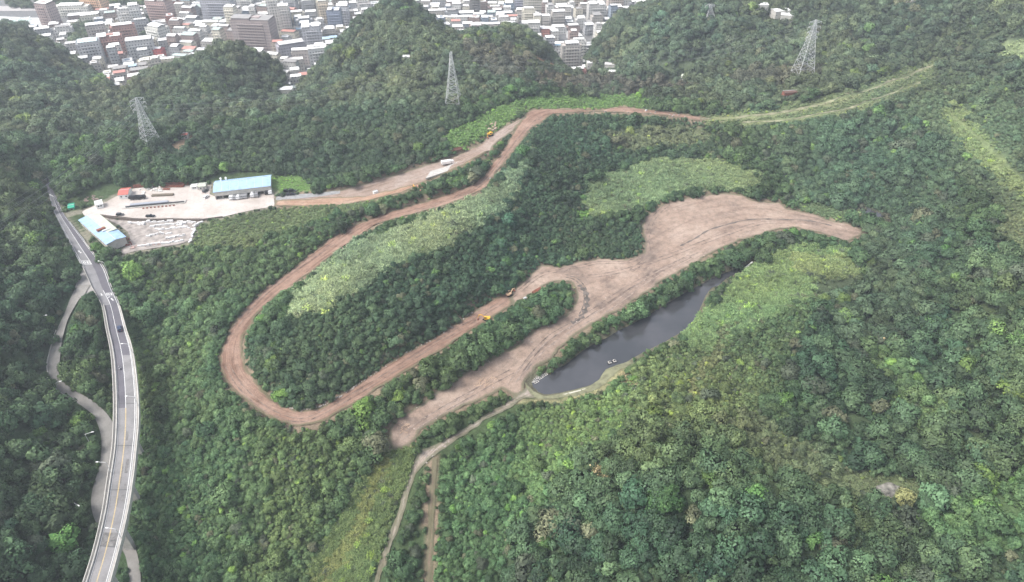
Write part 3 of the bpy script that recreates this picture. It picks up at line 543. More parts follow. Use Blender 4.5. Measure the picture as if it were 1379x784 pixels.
drape('rock_clearing', wpoly(PL("1178,656 1196,650 1220,657 1210,664 1196,670 1182,664")), plain('pale_rock', (0.21, 0.20, 0.175), 0.9, 0.5, 0.5), 1.5, 0.15, jitter=0.6)

def ruts(pxs, mat, gap=2.0, wid=.55, off=0.16, name='wheel_rut'):
    pl = hit([p[0] for p in pxs], [p[1] for p in pxs]); pl = cr([tuple(v) for v in pl], 8); s = MB()
    for o_ in ((-gap/2, gap/2) if gap else (0,)):
        vs = []
        for i, p in enumerate(pl):
            a, c = pl[max(0, i-1)], pl[min(len(pl)-1, i+1)]; d = Vector((c[0]-a[0], c[1]-a[1])).normalized(); n_ = Vector((-d.y, d.x)); w_ = wid*(.7+.5*math.sin(i*1.7+o_))
            for q in (o_-w_/2, o_+w_/2): x, y = p[0]+n_.x*q, p[1]+n_.y*q; vs.append((x, y, float(hz(x, y))+off))
        s.add(vs, [(2*i, 2*i+1, 2*i+3, 2*i+2) for i in range(len(pl)-1)])
    return tag(s.build(name, mat), kind='structure')
M_rut = plain('wet_rut', (0.215, 0.163, 0.134), .8, .5, .35); M_rut2 = plain('dark_rut', (0.135, 0.115, 0.10), .85, .4, .4); M_rutl = plain('pale_rut', (0.30, 0.235, 0.195), .9, .3, .5)
ruts([(700, 392), (728, 371), (760, 363), (800, 355), (845, 353), (868, 344)], M_rut); ruts([(760, 372), (800, 372), (850, 362), (900, 345), (960, 322), (1030, 300), (1090, 300)], M_rut, 2.4)
ruts([(1120, 304), (1060, 296), (1010, 296), (960, 308), (935, 322), (915, 332)], M_rut2, 0, 1.2, .14); ruts([(690, 515), (720, 480), (760, 448), (820, 415), (880, 372), (960, 334)], M_rutl, 2.6, .7); ruts([(700, 500), (740, 455), (790, 425), (850, 385), (930, 345)], M_rut, 2.2)
ruts([(560, 575), (600, 550), (650, 522), (690, 500)], M_rut, 2.4); ruts([(540, 590), (580, 562), (640, 530)], M_rutl, 2.2, .6); ruts([(900, 275), (880, 295), (872, 320), (872, 345), (850, 365)], M_rut, 2.2, .5)
ruts([(780, 384), (789, 395), (790, 412), (782, 428), (770, 436)], M_rut2, 0, 3.2, .13); ruts([(762, 372), (778, 378), (787, 390), (789, 408), (783, 424)], M_rut2, 2.0, .6, .17)
ruts([(695, 396), (640, 430), (560, 480), (480, 530), (430, 558), (400, 566), (360, 552), (325, 522), (306, 492)], M_rut, 2.0, .4, .2); ruts([(318, 440), (350, 402), (400, 362), (450, 328)], M_rut, 2.0, .5, .2); ruts([(560, 284), (620, 265), (655, 242), (680, 212), (705, 180), (730, 156)], M_rut, 2.0, .5, .2)

M_gt = plain('pale_grass_track', (0.24, 0.235, 0.15), .95, .35, .25)
ruts([(945, 160.5), (1000, 157.5), (1040, 153.5), (1085, 145), (1125, 134), (1190, 113.5), (1235, 96), (1256, 88.5)], M_gt, 0, 2.4, .25, 'grass_track')
ruts([(1000, 165.5), (1080, 158.5), (1150, 144), (1205, 125), (1240, 110)], M_gt, 0, 1.6, .25, 'grass_track')
EXPO = 1.1
HAZE = 0.00024
# ------------------------------------------------------------------ vegetation: leaf-clump crowns scattered over the slopes
def leaf_mesh(name, seed, kind):
    r = np.random.default_rng(seed); quads = []; lv = []; nr = []; cen = []
    def leaf(p, n, s, asp=1.0, v=None):
        n = n/np.linalg.norm(n); a = np.cross(n, r.normal(size=3)); a /= np.linalg.norm(a); b_ = np.cross(n, a); w = s*asp
        bend = n*s*0.18
        o_ = p-cen[0] if cen else n; o_ = o_/max(np.linalg.norm(o_), 1e-6); q = [p-a*s*.5-bend, p-b_*w*.5, p+a*s*.5-bend, p+b_*w*.5]
        if np.dot(np.cross(q[1]-q[0], q[2]-q[1]), o_) < 0: q = q[::-1]
        nn = o_*.75+n*.35*(1 if np.dot(n, o_) > 0 else -1); nr.append(nn/np.linalg.norm(nn)); quads.append(q); lv.append(r.random() if v is None else v)
    if kind in ('tree', 'shrub', 'conifer'):
        nb, per, s0 = (int(r.integers(7, 19)), int(r.integers(60, 95)), r.uniform(.12, .19)) if kind == 'tree' else (7, 34, 0.26)
        for k in range(nb):
            if k == 0: c = np.array([0, 0, 0.75]); br = 0.55
            else:
                a = 2*math.pi*(k/nb*1.0+r.random()*.3)*1.7; d = r.uniform(.32, .72); c = np.array([math.cos(a)*d, math.sin(a)*d, r.uniform(.35, 1.05)-d*.35]); br = r.uniform(.26, .45)
            bv = r.uniform(0.15, 0.85); cen[:] = [c*np.array([.55, .55, .8])+np.array([0, 0, -.12])]
            for _ in range(int(per*(br/.4)**2)+8):
                u = r.normal(size=3); u[2] = abs(u[2])*1.1-0.35; u /= np.linalg.norm(u)
                p = c+u*br*np.array([1, 1, .85])*r.uniform(.82, 1.12)
                leaf(p, u+r.normal(size=3)*.35+np.array([0, 0, .2]), s0*r.uniform(.6, 1.25), r.uniform(.5, .9), np.clip(bv+r.normal()*.22, 0, 1))
            # inner leaf sheets so that the ground does not show through
            for _ in range(5): leaf(c+r.normal(size=3)*br*.25, r.normal(size=3)+np.array([0, 0, 1.2]), br*1.3, .9, bv)
    elif kind == 'dry':
        for k in range(26):
            a = r.random()*6.28; e = r.uniform(.3, 1.3); d = np.array([math.cos(a)*math.cos(e), math.sin(a)*math.cos(e), math.sin(e)])
            for q in np.linspace(.3, 1, 6): leaf(d*q+r.normal(size=3)*.05, r.normal(size=3), .16, .35)
        for _ in range(40): leaf(np.array([r.normal()*.4, r.normal()*.4, r.uniform(.1, .7)]), r.normal(size=3), .25, .6)
    else:   # arching grass tuft
        nbl = 64
        for k in range(nbl):
            a = r.random()*6.28; d0 = r.random()**.5*.75; b0 = np.array([math.cos(a*3)*d0, math.sin(a*3)*d0, 0]); h = r.uniform(.65, 1.1); o = r.uniform(.25, .65)
            dr = np.array([math.cos(a), math.sin(a), 0]); sd_ = np.array([-math.sin(a), math.cos(a), 0])*r.uniform(.035, .07); m_ = b0+dr*o*.35+np.array([0, 0, h*.8]); e_ = b0+dr*o*1.1+np.array([0, 0, h*(.95 if r.random() < .5 else .6)])
            v = r.random(); quads.append([b0-sd_, b0+sd_, m_+sd_*1.5, m_-sd_*1.5]); lv.append(v); quads.append([m_-sd_*1.5, m_+sd_*1.5, e_+sd_*.4, e_-sd_*.4]); lv.append(v)
    v = np.array(quads).reshape(-1, 3); n = len(quads); me = bpy.data.meshes.new(name)
    me.from_pydata(v.tolist(), [], [(4*i, 4*i+1, 4*i+2, 4*i+3) for i in range(n)])
    a = me.attributes.new('leafv', 'FLOAT', 'POINT'); a.data.foreach_set('value', np.repeat(lv, 4)); me.materials.append(M_leaf)
    if len(nr) == n: me.polygons.foreach_set('use_smooth', [True]*n); me.normals_split_custom_set_from_vertices(np.repeat(np.array(nr), 4, 0).tolist())
    return me
TREE_ME = [leaf_mesh('crown', 100+i, 'tree') for i in range(12)]
SHRUB_ME = [leaf_mesh('shrub', 200+i, 'shrub') for i in range(5)]
TUFT_ME = [leaf_mesh('tuft', 300+i, 'tuft') for i in range(4)]
def proto_coll(name, meshes):
    c = bpy.data.collections.new(name)
    for i, me in enumerate(meshes):
        o = bpy.data.objects.new(f'{name}_{i:02d}', me); c.objects.link(o)
    return c
def scatter(name, meshes, x, y, z, scl, rot, tint, label, cat):
    n = len(x); me = bpy.data.meshes.new(name); me.vertices.add(n); me.vertices.foreach_set('co', np.stack([x, y, z], -1).astype(np.float32).ravel())
    a = me.attributes.new('scl', 'FLOAT_VECTOR', 'POINT'); a.data.foreach_set('vector', scl.astype(np.float32).ravel())
    a = me.attributes.new('rot', 'FLOAT_VECTOR', 'POINT'); a.data.foreach_set('vector', rot.astype(np.float32).ravel())
    a = me.attributes.new('vi', 'INT', 'POINT'); a.data.foreach_set('value', rng.integers(0, len(meshes), n).astype(np.int32))
    a = me.attributes.new('tint', 'FLOAT_COLOR', 'POINT'); c4 = np.ones((n, 4), np.float32); c4[:, :3] = tint; a.data.foreach_set('color', c4.ravel())
    o = bpy.data.objects.new(name, me); col.objects.link(o)
    g = bpy.data.node_groups.new(name, 'GeometryNodeTree'); g.interface.new_socket('Geometry', in_out='INPUT', socket_type='NodeSocketGeometry'); g.interface.new_socket('Geometry', in_out='OUTPUT', socket_type='NodeSocketGeometry')
    gi, go = g.nodes.new('NodeGroupInput'), g.nodes.new('NodeGroupOutput'); ip = g.nodes.new('GeometryNodeInstanceOnPoints'); ci = g.nodes.new('GeometryNodeCollectionInfo')
    ci.inputs['Collection'].default_value = proto_coll(name+'_kinds', meshes); ci.inputs['Separate Children'].default_value = True; ci.inputs['Reset Children'].default_value = True
    def na(nm, ty):
        q = g.nodes.new('GeometryNodeInputNamedAttribute'); q.data_type = ty; q.inputs['Name'].default_value = nm; return q.outputs['Attribute']
    er = g.nodes.new('FunctionNodeEulerToRotation'); g.links.new(na('rot', 'FLOAT_VECTOR'), er.inputs[0])
    g.links.new(gi.outputs[0], ip.inputs['Points']); g.links.new(ci.outputs[0], ip.inputs['Instance']); ip.inputs['Pick Instance'].default_value = True
    g.links.new(na('vi', 'INT'), ip.inputs['Instance Index']); g.links.new(er.outputs[0], ip.inputs['Rotation']); g.links.new(na('scl', 'FLOAT_VECTOR'), ip.inputs['Scale']); g.links.new(ip.outputs[0], go.inputs[0])
    md = o.modifiers.new('scatter', 'NODES'); md.node_group = g
    return tag(o, label, cat, kind='stuff')
def cand(sp, ymin=95, ymax=1350):
    """jittered points over the visible ground"""
    xs = np.arange(-1100, 1100, sp); ys = np.arange(ymin, ymax, sp*.9); X, Y = np.meshgrid(xs, ys); X = X+(np.arange(len(ys)) % 2)[:, None]*sp*.5
    X = X.ravel()+rng.uniform(-.38, .38, X.size)*sp; Y = Y.ravel()+rng.uniform(-.38, .38, Y.size)*sp
    m = np.abs(X) < 0.95*Y+140; X, Y = X[m], Y[m]; Z = hz(X, Y); px, py = proj(X, Y, Z)
    m = (px > -160) & (px < 1540) & (py > -60) & (py < 900); X, Y, Z, px, py = X[m], Y[m], Z[m], px[m], py[m]
    return X, Y, Z, px, py, zone_arrays(px+rng.normal(0, 3.2, X.shape), py+rng.normal(0, 2.0, X.shape), X, Y)
def clear(X, Y, Z, r, h, side=0.75, trees=False):
    """True where neither the foot, the top nor the flanks of the plant cover an outline that is bare in the photo"""
    ok = np.ones(X.shape, bool)
    for dx, dz in ((0, 0), (0, h*1.12), (0, h*.6), (-r*side*1.2, h*.6), (r*side*1.2, h*.6), (-r*side*.7, h), (r*side*.7, h)):
        a, b_ = proj(X+dx, Y, Z+dz)
        for p, _ in KEEP: ok &= ~inpoly(a, b_, p)
        for p in EXTRA_KEEP+(KEEP_T if trees and np.ndim(dx) == 0 else []): ok &= ~inpoly(a, b_, p)
    for w in (WP['haul'], WP['flat'], WP['side'], pondw): ok &= ~inpoly(X, Y, w)
    rp = r*F/np.maximum(Y*CP-(Z-CZ)*SP, 1)
    for ln, hw in NARROW:
        for dz in (h*.15, h*.6, h):
            a, b_ = proj(X, Y, Z+dz); ok &= segdist(a, b_, ln)[0] > hw+rp*.62
    return ok
def midline(A_, B_): return [tuple(float(v) for v in proj(*((p+q)/2))) for p, q in zip(A_, B_)]
NARROW = [([(722,535),(700,541),(675,556),(650,567),(625,583),(600,598),(575,617),(560,640),(552,660),(540,694),(529,725),(518,752),(508,780)], 3.0), ([(586,617),(583,640),(581,676),(580,711),(578,750),(576,784)], 2.5), (midline(sideL, sideR)[::3], 6.5), ([(945,160.5),(1000,157.5),(1040,153.5),(1085,145),(1125,134),(1190,113.5),(1256,88.5)], 1.2), ([(1000,165.5),(1080,158.5),(1150,144),(1240,110)], .8), ([(1282,155),(1310,178),(1345,210),(1379,242)], 1.2)]
def in_town(px, py, Z):
    t = Z < ZC+3
    for p in TOWNTREES: t &= ~inpoly(px, py, p)
    return t
# trees
sp0 = 2.5
X, Y, Z, px, py, zi = cand(sp0); ts = zval(zi, 'ts'); ts = np.where(Y > 620, ts*1.15, ts)
keep = (ts > 0) & (rng.random(X.shape) < (sp0/np.maximum(ts, .1))**2*1.05) & ~in_town(px, py, Z)
X, Y, Z, px, py, zi = X[keep], Y[keep], Z[keep], px[keep], py[keep], zi[keep]
rad = zval(zi, 'tr')*np.exp(rng.normal(0, .40, X.shape))*(1+.25*vnoise(X, Y, 25, 77)); big = rng.random(X.shape) < .05; rad = np.where(big, rad*1.45, rad); rad = np.clip(rad, 1.0, 6.2)
rad = np.where(Y > 620, rad*1.12, rad)
k = clear(X, Y, Z, rad, rad*1.35, trees=True); small = ~k; rad = np.where(small, rad*.5, rad); k |= clear(X, Y, Z, rad, rad*1.2, trees=True)
# the lone bright green tree above the lower left bend
bt = G(97, 735); d = np.hypot(X-bt.x, Y-bt.y); k &= d > 6.0
X, Y, Z, px, py, zi, rad = X[k], Y[k], Z[k], px[k], py[k], zi[k], rad[k]
hh = rad*rng.uniform(.85, 1.25, X.shape); tint = tints(zi, X, Y, 1.0)
inframe = (px > 6) & (px < 1372) & (py > 10) & (py < 776)
size = rad*F/(Y*CP-(Z-CZ)*SP)*inframe
order = np.argsort(-size); pick = order[:290]
rest = np.ones(X.shape, bool); rest[pick] = False
n = int(rest.sum())
scatter('forest', TREE_ME, X[rest], Y[rest], Z[rest]+.15*rad[rest], np.stack([rad, rad, hh], -1)[rest]*1.08, np.stack([rng.normal(0, .12, n), rng.normal(0, .12, n), rng.uniform(0, 6.28, n)], -1), tint[rest], 'dense mixed green broadleaf forest covering the hills and slopes', 'forest')
print('forest', n)
# trunk shared by the individual trees
tr = MB(); tr.bar((0, 0, -.25), (0.02, 0.02, .45), .085, 7, .06)
for k_ in range(5):
    a_ = k_*1.3; tr.bar((0.02, 0.02, .30+.04*k_), (math.cos(a_)*.42, math.sin(a_)*.42, .72+.05*(k_ % 2)), .035, 5, .012)
to = tr.build('trunk', M_bark); TRUNK = to.data; bpy.data.objects.remove(to)
def tree(x, y, z, r, h, tint, label, group, rz, me=None, name='broadleaf_tree'):
    e = empty(name, (x, y, z), rz, label, 'tree', group); e.scale = (r, r, h)
    c = bpy.data.objects.new('crown', me or random.choice(TREE_ME)); col.objects.link(c); c.parent = e; c.location = (0, 0, .18); c['tint'] = [float(v) for v in tint]
    t_ = bpy.data.objects.new('trunk', TRUNK); col.objects.link(t_); t_.parent = e
    return e
def shade(c):
    l = c[1]; yel = c[0]/max(c[1], 1e-4)
    if yel > 1.0: return 'dry brownish'
    if l > .15 and yel > .7: return 'yellow-green'
    if l > .135: return 'bright green'
    if l > .10: return 'mid green'
    if l > .07: return 'dark green'
    return 'very dark green'
def place(px, py):
    if px < 200: return ('on the wooded slope west of the viaduct, at the lower left' if py > 480 else 'on the wooded slope west of the road') if px < 130 else 'beside the viaduct and its side road, at the lower left'
    if px < 560: return 'in the thicket below the haul road bend, at the lower left of centre'
    if px < 700: return 'among the bushes by the brown trails, at the bottom centre'
    if px < 900: return 'on the wooded knoll south of the pond, at the bottom'
    if px < 1150: return 'on the wooded slope right of the knoll'
    return ('in the forest at the lower right corner' if py > 660 else 'in the forest on the right-hand hillside')
for i in pick:
    sz = 'large' if rad[i] > 5.0 else ('broad' if rad[i] > 4.2 else 'rounded'); pl_ = place(px[i], py[i])
    tree(X[i], Y[i], Z[i], rad[i]*1.08, hh[i]*1.08, tint[i], f'{sz} {shade(tint[i])} tree '+pl_.split(',')[0]+(', lower left' if 'viaduct' in pl_ and py[i] > 480 else ''), 'broadleaf trees '+pl_.split(',')[0], rng.uniform(0, 6.28))
tree(bt.x, bt.y, bt.z, 6.4, 6.2, (0.085, 0.19, 0.05), 'large round bright green tree left of the viaduct, far brighter than its neighbours', 'broadleaf trees on the wooded slope west of the viaduct', 1.0)
DRY = leaf_mesh('dry_crown', 900, 'dry')
for (a_, b_, r_, lb) in [(803,640,3.4,'dry straw-coloured bamboo clump, topmost of the pale clumps on the knoll'),(812,652,3.0,'dry straw-coloured bamboo clump in the middle of the pale clumps on the knoll'),(806,672,2.6,'dry straw-coloured bamboo clump, lowest of the pale clumps on the knoll'),
                         (1196,470,4.2,'pale straw-coloured tree crown alone in the dark forest on the right-hand hillside'),(1212,680,4.4,'pale yellow-green tree crown just below the bare rock clearing')]:
    g_ = G(a_, b_)
    tree(g_.x, g_.y, g_.z+1.2, r_, r_*1.25, (0.30, 0.25, 0.13) if 'yellow' not in lb else (0.17, 0.18, 0.075), lb, None, 0.5, DRY if 'yellow' not in lb else None, 'bamboo_clump' if 'bamboo' in lb else 'broadleaf_tree')
# shrubs
sp0 = 1.7
X, Y, Z, px, py, zi = cand(sp0, ymax=700); ss = zval(zi, 'ss')*np.where(Y > 450, 1.35, 1)
keep = (ss > 0) & (rng.random(X.shape) < (sp0/np.maximum(ss, .1))**2) & ~in_town(px, py, Z) & ((zval(zi, 'ts') == 0) | (zval(zi, 'tr') < 2.4) | (rng.random(X.shape) < .3))
X, Y, Z, px, py, zi = [q[keep] for q in (X, Y, Z, px, py, zi)]
rad = zval(zi, 'sr')*np.exp(rng.normal(0, .28, X.shape))
k = clear(X, Y, Z, rad, rad*1.0, .4); X, Y, Z, px, py, zi, rad = [q[k] for q in (X, Y, Z, px, py, zi, rad)]
n = len(X); print('shrubs', n)
scatter('undergrowth', SHRUB_ME, X, Y, Z, np.stack([rad*1.15, rad*1.15, rad*rng.uniform(.8, 1.3, n)], -1), np.stack([rng.normal(0, .15, n), rng.normal(0, .15, n), rng.uniform(0, 6.28, n)], -1), np.clip(tints(zi, X, Y, .9)*1.08, 0, .6), 'dense green bushes and creepers covering the banks and slopes', 'undergrowth')
# grass
sp0 = 1.15
X, Y, Z, px, py, zi = cand(sp0, ymax=640); gs = zval(zi, 'gs'); keep = (gs > 0) & (rng.random(X.shape) < (sp0/np.maximum(gs, .1))**2)
X, Y, Z, px, py, zi = [q[keep] for q in (X, Y, Z, px, py, zi)]; h_ = zval(zi, 'gh')*np.exp(rng.normal(0, .2, X.shape)); k = clear(X, Y, Z, h_*.5, h_*.7, .3)
X, Y, Z, px, py, zi, h_ = [q[k] for q in (X, Y, Z, px, py, zi, h_)]; n = len(X); print('grass', n)
scatter('tall_grass', TUFT_ME, X, Y, Z, np.stack([np.maximum(h_*.9, .8)]*2+[h_], -1), np.stack([rng.normal(0, .1, n), rng.normal(0, .1, n), rng.uniform(0, 6.28, n)], -1), np.clip(tints(zi, X, Y, .6)*1.1, 0, .6), 'pale green tall grass on the terraces, verges and banks', 'grass')
# ------------------------------------------------------------------ the asphalt road and the viaduct
nD = len(deckL)
def fr(i, f):
    a, b_ = deckL[i], deckR[i]; return a+(b_-a)*f
def flerp(i, a, b_): t = min(1, max(0, (i-30)/60)); return a+(b_-a)*t
def strip(name, i0, i1, f0, f1, mats, z0=0.0, z1=None, parent=None, kind=None):
    """ribbon (or solid when z1 is given) between two fractions of the road width"""
    s = MB(); F0 = f0 if callable(f0) else (lambda i: f0); F1 = f1 if callable(f1) else (lambda i: f1); vs = []; fs = []
    for i in range(i0, i1+1):
        a, b_ = fr(i, F0(i)), fr(i, F1(i)); vs += [(a[0], a[1], a[2]+z0), (b_[0], b_[1], b_[2]+z0)]
        if z1 is not None: vs += [(b_[0], b_[1], b_[2]+z1), (a[0], a[1], a[2]+z1)]
    k = 2 if z1 is None else 4
    for j in range(i1-i0):
        p, q = k*j, k*(j+1)
        if k == 2: fs.append((p, p+1, q+1, q))
        else: fs += [(p, p+1, q+1, q), (p+1, p+2, q+2, q+1), (p+2, p+3, q+3, q+2), (p+3, p, q, q+3)]
    if k == 4: fs += [(0, 1, 2, 3), (k*(i1-i0), k*(i1-i0)+1, k*(i1-i0)+2, k*(i1-i0)+3)]
    s.add(vs, fs); o = s.build(name, mats, parent)
    if kind: tag(o, kind=kind)
    return o
def asphalt(name, c, pat=0.25):
    m, t, b = nt(name); n1 = noise(t, 0.12, 5, 0.6, typ='World'); n2 = noise(t, 1.4, 6, 0.75, typ='World')
    c_ = ramp(t, n1, [(0.3, tuple(x*(1-pat) for x in c)), (0.55, c), (0.75, tuple(x*(1+pat*.6) for x in c))]); c_ = mixc(t, 1.0, c_, ramp(t, n2, [(0.25, (0.8, 0.8, 0.8)), (0.5, (1, 1, 1)), (0.75, (1.15, 1.15, 1.15))]), 'MULTIPLY')
    L(t, c_, b.inputs['Base Color']); b.inputs['Roughness'].default_value = 0.9; return m
A_dark = asphalt('dark_asphalt', (0.105, 0.10, 0.115)); A_mid = asphalt('worn_asphalt', (0.19, 0.185, 0.19)); A_deck = asphalt('grey_deck_surface', (0.20, 0.194, 0.194), 0.3)
def idx_at(y): return min(range(nD), key=lambda i: abs(proj(*((deckL[i]+deckR[i])/2))[1]-y))
i300, i365, i470, i548 = idx_at(300), idx_at(372), idx_at(478), idx_at(548)
strip('road', 0, ABUT, lambda i: .50, 1.0, A_dark, 0.10, kind='structure'); strip('road', 0, ABUT, 0.0, lambda i: .50, A_mid, 0.10, kind='structure')
def dash_mark(parent, name, i0, i1, f, w, mat, z=0.125, kind=None): return strip(name, i0, i1, (lambda i: (f(i) if callable(f) else f)-w/2), (lambda i: (f(i) if callable(f) else f)+w/2), mat, z, parent=parent, kind=kind)
fl = lambda i: flerp(i, .09, .185); fc = lambda i: flerp(i, .50, .46); fR = lambda i: flerp(i, .93, .80)
for nm_, f_, w_, a_, b_ in (('edge_line', .06, .02, idx_at(262), i365-2), ('centre_line', .50, .022, idx_at(262), idx_at(358)), ('edge_line', fR, .02, idx_at(262), ABUT)): dash_mark(None, nm_, a_, b_, f_, w_, M_paintw, kind='structure')
dash_mark(None, 'centre_line', idx_at(392), ABUT, fc, .022, M_paintw, kind='structure')
via = empty('viaduct', tuple((deckL[ABUT]+deckR[ABUT])/2), 0, 'long curving grey concrete viaduct carrying a two-lane road along the lower left', 'viaduct')
def vpart(o):
    o.parent = via; o.matrix_parent_inverse = Matrix.Translation(-via.location); return o
vpart(strip('deck', ABUT, nD-1, 0.02, 0.98, M_conc, -1.7, 0.02))
vpart(strip('road_surface', ABUT, i548, .14, fc, A_dark, 0.06)); vpart(strip('road_surface', ABUT, i470, fc, .88, A_dark, 0.06)); vpart(strip('road_surface', i548, nD-1, .14, fc, A_deck, 0.06)); vpart(strip('road_surface', i470, nD-1, fc, .88, A_deck, 0.06))
vpart(strip('walkway', ABUT, nD-1, .02, .14, M_concl, 0.05)); vpart(strip('kerb_strip', ABUT, nD-1, .88, .98, M_conc, 0.05, 0.2))
vpart(strip('parapet', ABUT-14, nD-1, 0.0, .022, M_concl, -.5, 1.0)); vpart(strip('parapet', ABUT-20, nD-1, .975, 1.0, M_concl, -.5, 1.0)); vpart(strip('barrier', ABUT, nD-1, .118, .142, M_concl, 0.03, 0.85))
vpart(strip('rail', ABUT-10, nD-1, .882, .896, M_steel, .55, 0.7))
vpart(dash_mark(None, 'edge_line', ABUT, nD-1, fl, .017, M_paintw, .09)); vpart(dash_mark(None, 'edge_line', ABUT, nD-1, fR, .017, M_paintw, .09))
vpart(dash_mark(None, 'centre_line', ABUT, i548, fc, .017, M_paintw, .09)); vpart(dash_mark(None, 'centre_line', i548, nD-1, lambda i: fc(i)-.011, .011, M_painty, .09)); vpart(dash_mark(None, 'centre_line', i548, nD-1, lambda i: fc(i)+.011, .011, M_painty, .09))
M_stain = plain('tyre_stain', (0.16, 0.155, 0.15), 0.9, 0.35, 0.8)
for y_ in (541, 600, 660, 731): # expansion joints
    i = idx_at(y_)
    vpart(strip('expansion_joint', i, i+1, .15, .87, plain('joint_steel', (0.09, 0.09, 0.09), 0.7) if y_ == 541 else bpy.data.materials['joint_steel'], .065, .072)).data
    o = bpy.context.scene.objects
# shrink the joints to a narrow band
for o in list(col.objects):
    if o.name.startswith('expansion_joint'):
        v = o.data.vertices
        for j in range(4):
            a, b_ = v[j].co.copy(), v[j+4].co.copy(); v[j+4].co = a+(b_-a).normalized()*0.45
for y_ in (575, 640, 700, 765):
    i = idx_at(y_); c = (deckL[i]+deckR[i])/2; gz = float(hz(c[0], c[1])); s = MB(); d = Vector(deckR[i]-deckL[i]).normalized(); M = Matrix.Translation(Vector(c))@d.to_track_quat('X', 'Z').to_matrix().to_4x4()
    s.box(-3.2, 3.2, -1.0, 1.0, -3.0, -1.72, M); s.box(-1.5, 1.5, -.9, .9, gz-c[2]-1, -3.1, M); vpart(s.build('pier', M_conc))
vpart(strip('skid_stain', idx_at(716), idx_at(731), .2, .78, M_stain, .078))
for y_, f0, f1, dy in ((585, .50, .60, 6), (628, .60, .72, 7), (655, .66, .72, 5), (672, .62, .72, 6), (640, .48, .53, 14), (676, .49, .52, 9)):
    vpart(strip('skid_stain', idx_at(y_-dy), idx_at(y_+dy), f0, f1, M_stain, .074))
# side road and its edge wall
def strip2(name, A_, B_, i0, i1, f0, f1, mat, z0, z1=None, kind=None):
    global deckL, deckR
    sl, sr = deckL, deckR; deckL, deckR = A_, B_
    o = strip(name, i0, i1, f0, f1, mat, z0, z1, kind=kind); deckL, deckR = sl, sr; return o
strip2('side_road', sideL, sideR, 0, len(sideL)-1, 0, 1, asphalt('side_road_asphalt', (0.21, 0.20, 0.185), 0.3), 0.3, kind='structure')
o = strip2('edge_wall', sideL, sideR, 22, 46, -.05, .015, M_concl, -.4, .8); tag(o, 'low pale concrete wall along the outer edge of the narrow side road bend', 'wall')
o = strip('guard_rail', idx_at(268), idx_at(356), -.035, -.012, M_steel, -.4, .75); tag(o, 'pale metal guard rail on the left edge of the road above the junction', 'guard rail')
o = strip('guard_rail', idx_at(300), ABUT-20, 1.012, 1.035, M_steel, -.4, .75); tag(o, 'pale metal guard rail on the right edge of the road beside the lower blue-roofed shed', 'guard rail')
# painted symbols on the road: a boxed waiting area with a motorcycle figure and a turn arrow beside it
def on_road(i, f): return Vector(fr(i, f))
def symbol(i, f0, f1, n, cells, z=.13):
    """bars given in a unit cell laid over the lane"""
    a, b_, c_, d_ = on_road(i, f0), on_road(i, f1), on_road(i+n, f1), on_road(i+n, f0); s = MB()
    def pt(u, v): q = a.lerp(b_, u).lerp(d_.lerp(c_, u), v); return (q.x, q.y, q.z+z)
    for u0, v0, u1, v1 in cells: s.add([pt(u0, v0), pt(u1, v0), pt(u1, v1), pt(u0, v1)], [(0, 1, 2, 3)])
    return s
BOX = [(0,0,1,.09),(0,.91,1,1),(0,.09,.06,.91),(.94,.09,1,.91)]
GLY = [(.16,.25,.26,.75),(.26,.25,.46,.34),(.26,.66,.46,.75),(.38,.42,.5,.58),(.58,.25,.84,.34),(.58,.46,.84,.55),(.58,.66,.84,.75),(.68,.34,.76,.66)]
ARR = [(.42,.1,.58,.9),(.2,.1,.42,.25),(.2,.25,.32,.55),(.58,.62,.8,.75)]
ia = idx_at(350); tag(symbol(ia, .07, .46, 1, BOX+GLY).build('road_marking', M_paintw), 'white boxed waiting area with a symbol painted in the left lane above the junction', 'road marking')
ib = idx_at(339); tag(symbol(ib, .18, .40, 1, ARR).build('road_marking', M_paintw), 'white turn arrow painted above the boxed marking in the left lane', 'road marking')
ic = idx_at(394); tag(symbol(ic, .54, .90, 1, BOX+GLY).build('road_marking', M_paintw), 'white boxed waiting area with a symbol painted in the right lane below the junction', 'road marking')
id_ = idx_at(402); tag(symbol(id_, .60, .82, 1, ARR).build('road_marking', M_paintw), 'white turn arrow painted below the boxed marking in the right lane', 'road marking')
ie = idx_at(395); tag(symbol(ie, .22, .36, 1, [(.35,0,.65,.7),(.15,.5,.85,.75)]).build('road_marking', M_paintw), 'white straight arrow painted in the left lane below the junction', 'road marking')
# ------------------------------------------------------------------ street lamps
def lamp(base, arm_dir, label, h=6.5, arm=2.6, grp='street lamps along the viaduct and roads', double=False):
    e = empty('street_lamp', base, math.atan2(arm_dir[1], arm_dir[0]), label, 'street lamp', grp)
    MB().bar((0, 0, -.3), (0, 0, h), .13, 8, .08).build('pole', M_steel, e)
    for k, sgn in enumerate((1, -1) if double else (1,)):
        MB().bar((0, 0, h-.1), (sgn*arm, 0, h+.35), .07, 6).build('arm', M_steel, e)
        s = MB(); s.box(min(sgn*arm, sgn*(arm+.9)), max(sgn*arm, sgn*(arm+.9)), -.18, .18, h+.25, h+.42); s.build('lamp_head', M_white, e)
    return e
def deck_lamp(y, side, label):
    i = idx_at(y); f = .99 if side > 0 else .13; p = Vector(fr(i, f)); d = Vector(fr(i, 0.5)-fr(i, f))
    if side < 0: d = -d
    return lamp((p.x, p.y, p.z+.2), d, label)
deck_lamp(414, 1, 'street lamp on the right road edge just below the painted right-lane box')
deck_lamp(480, 1, 'street lamp on the right parapet beside the dark car')
deck_lamp(549, 1, 'street lamp on the right parapet where the dark asphalt ends')
deck_lamp(640, -1, 'street lamp on the left barrier of the viaduct leaning over the side road')
deck_lamp(729, 1, 'street lamp on the right parapet at the dark skid stains, lowest on the viaduct')
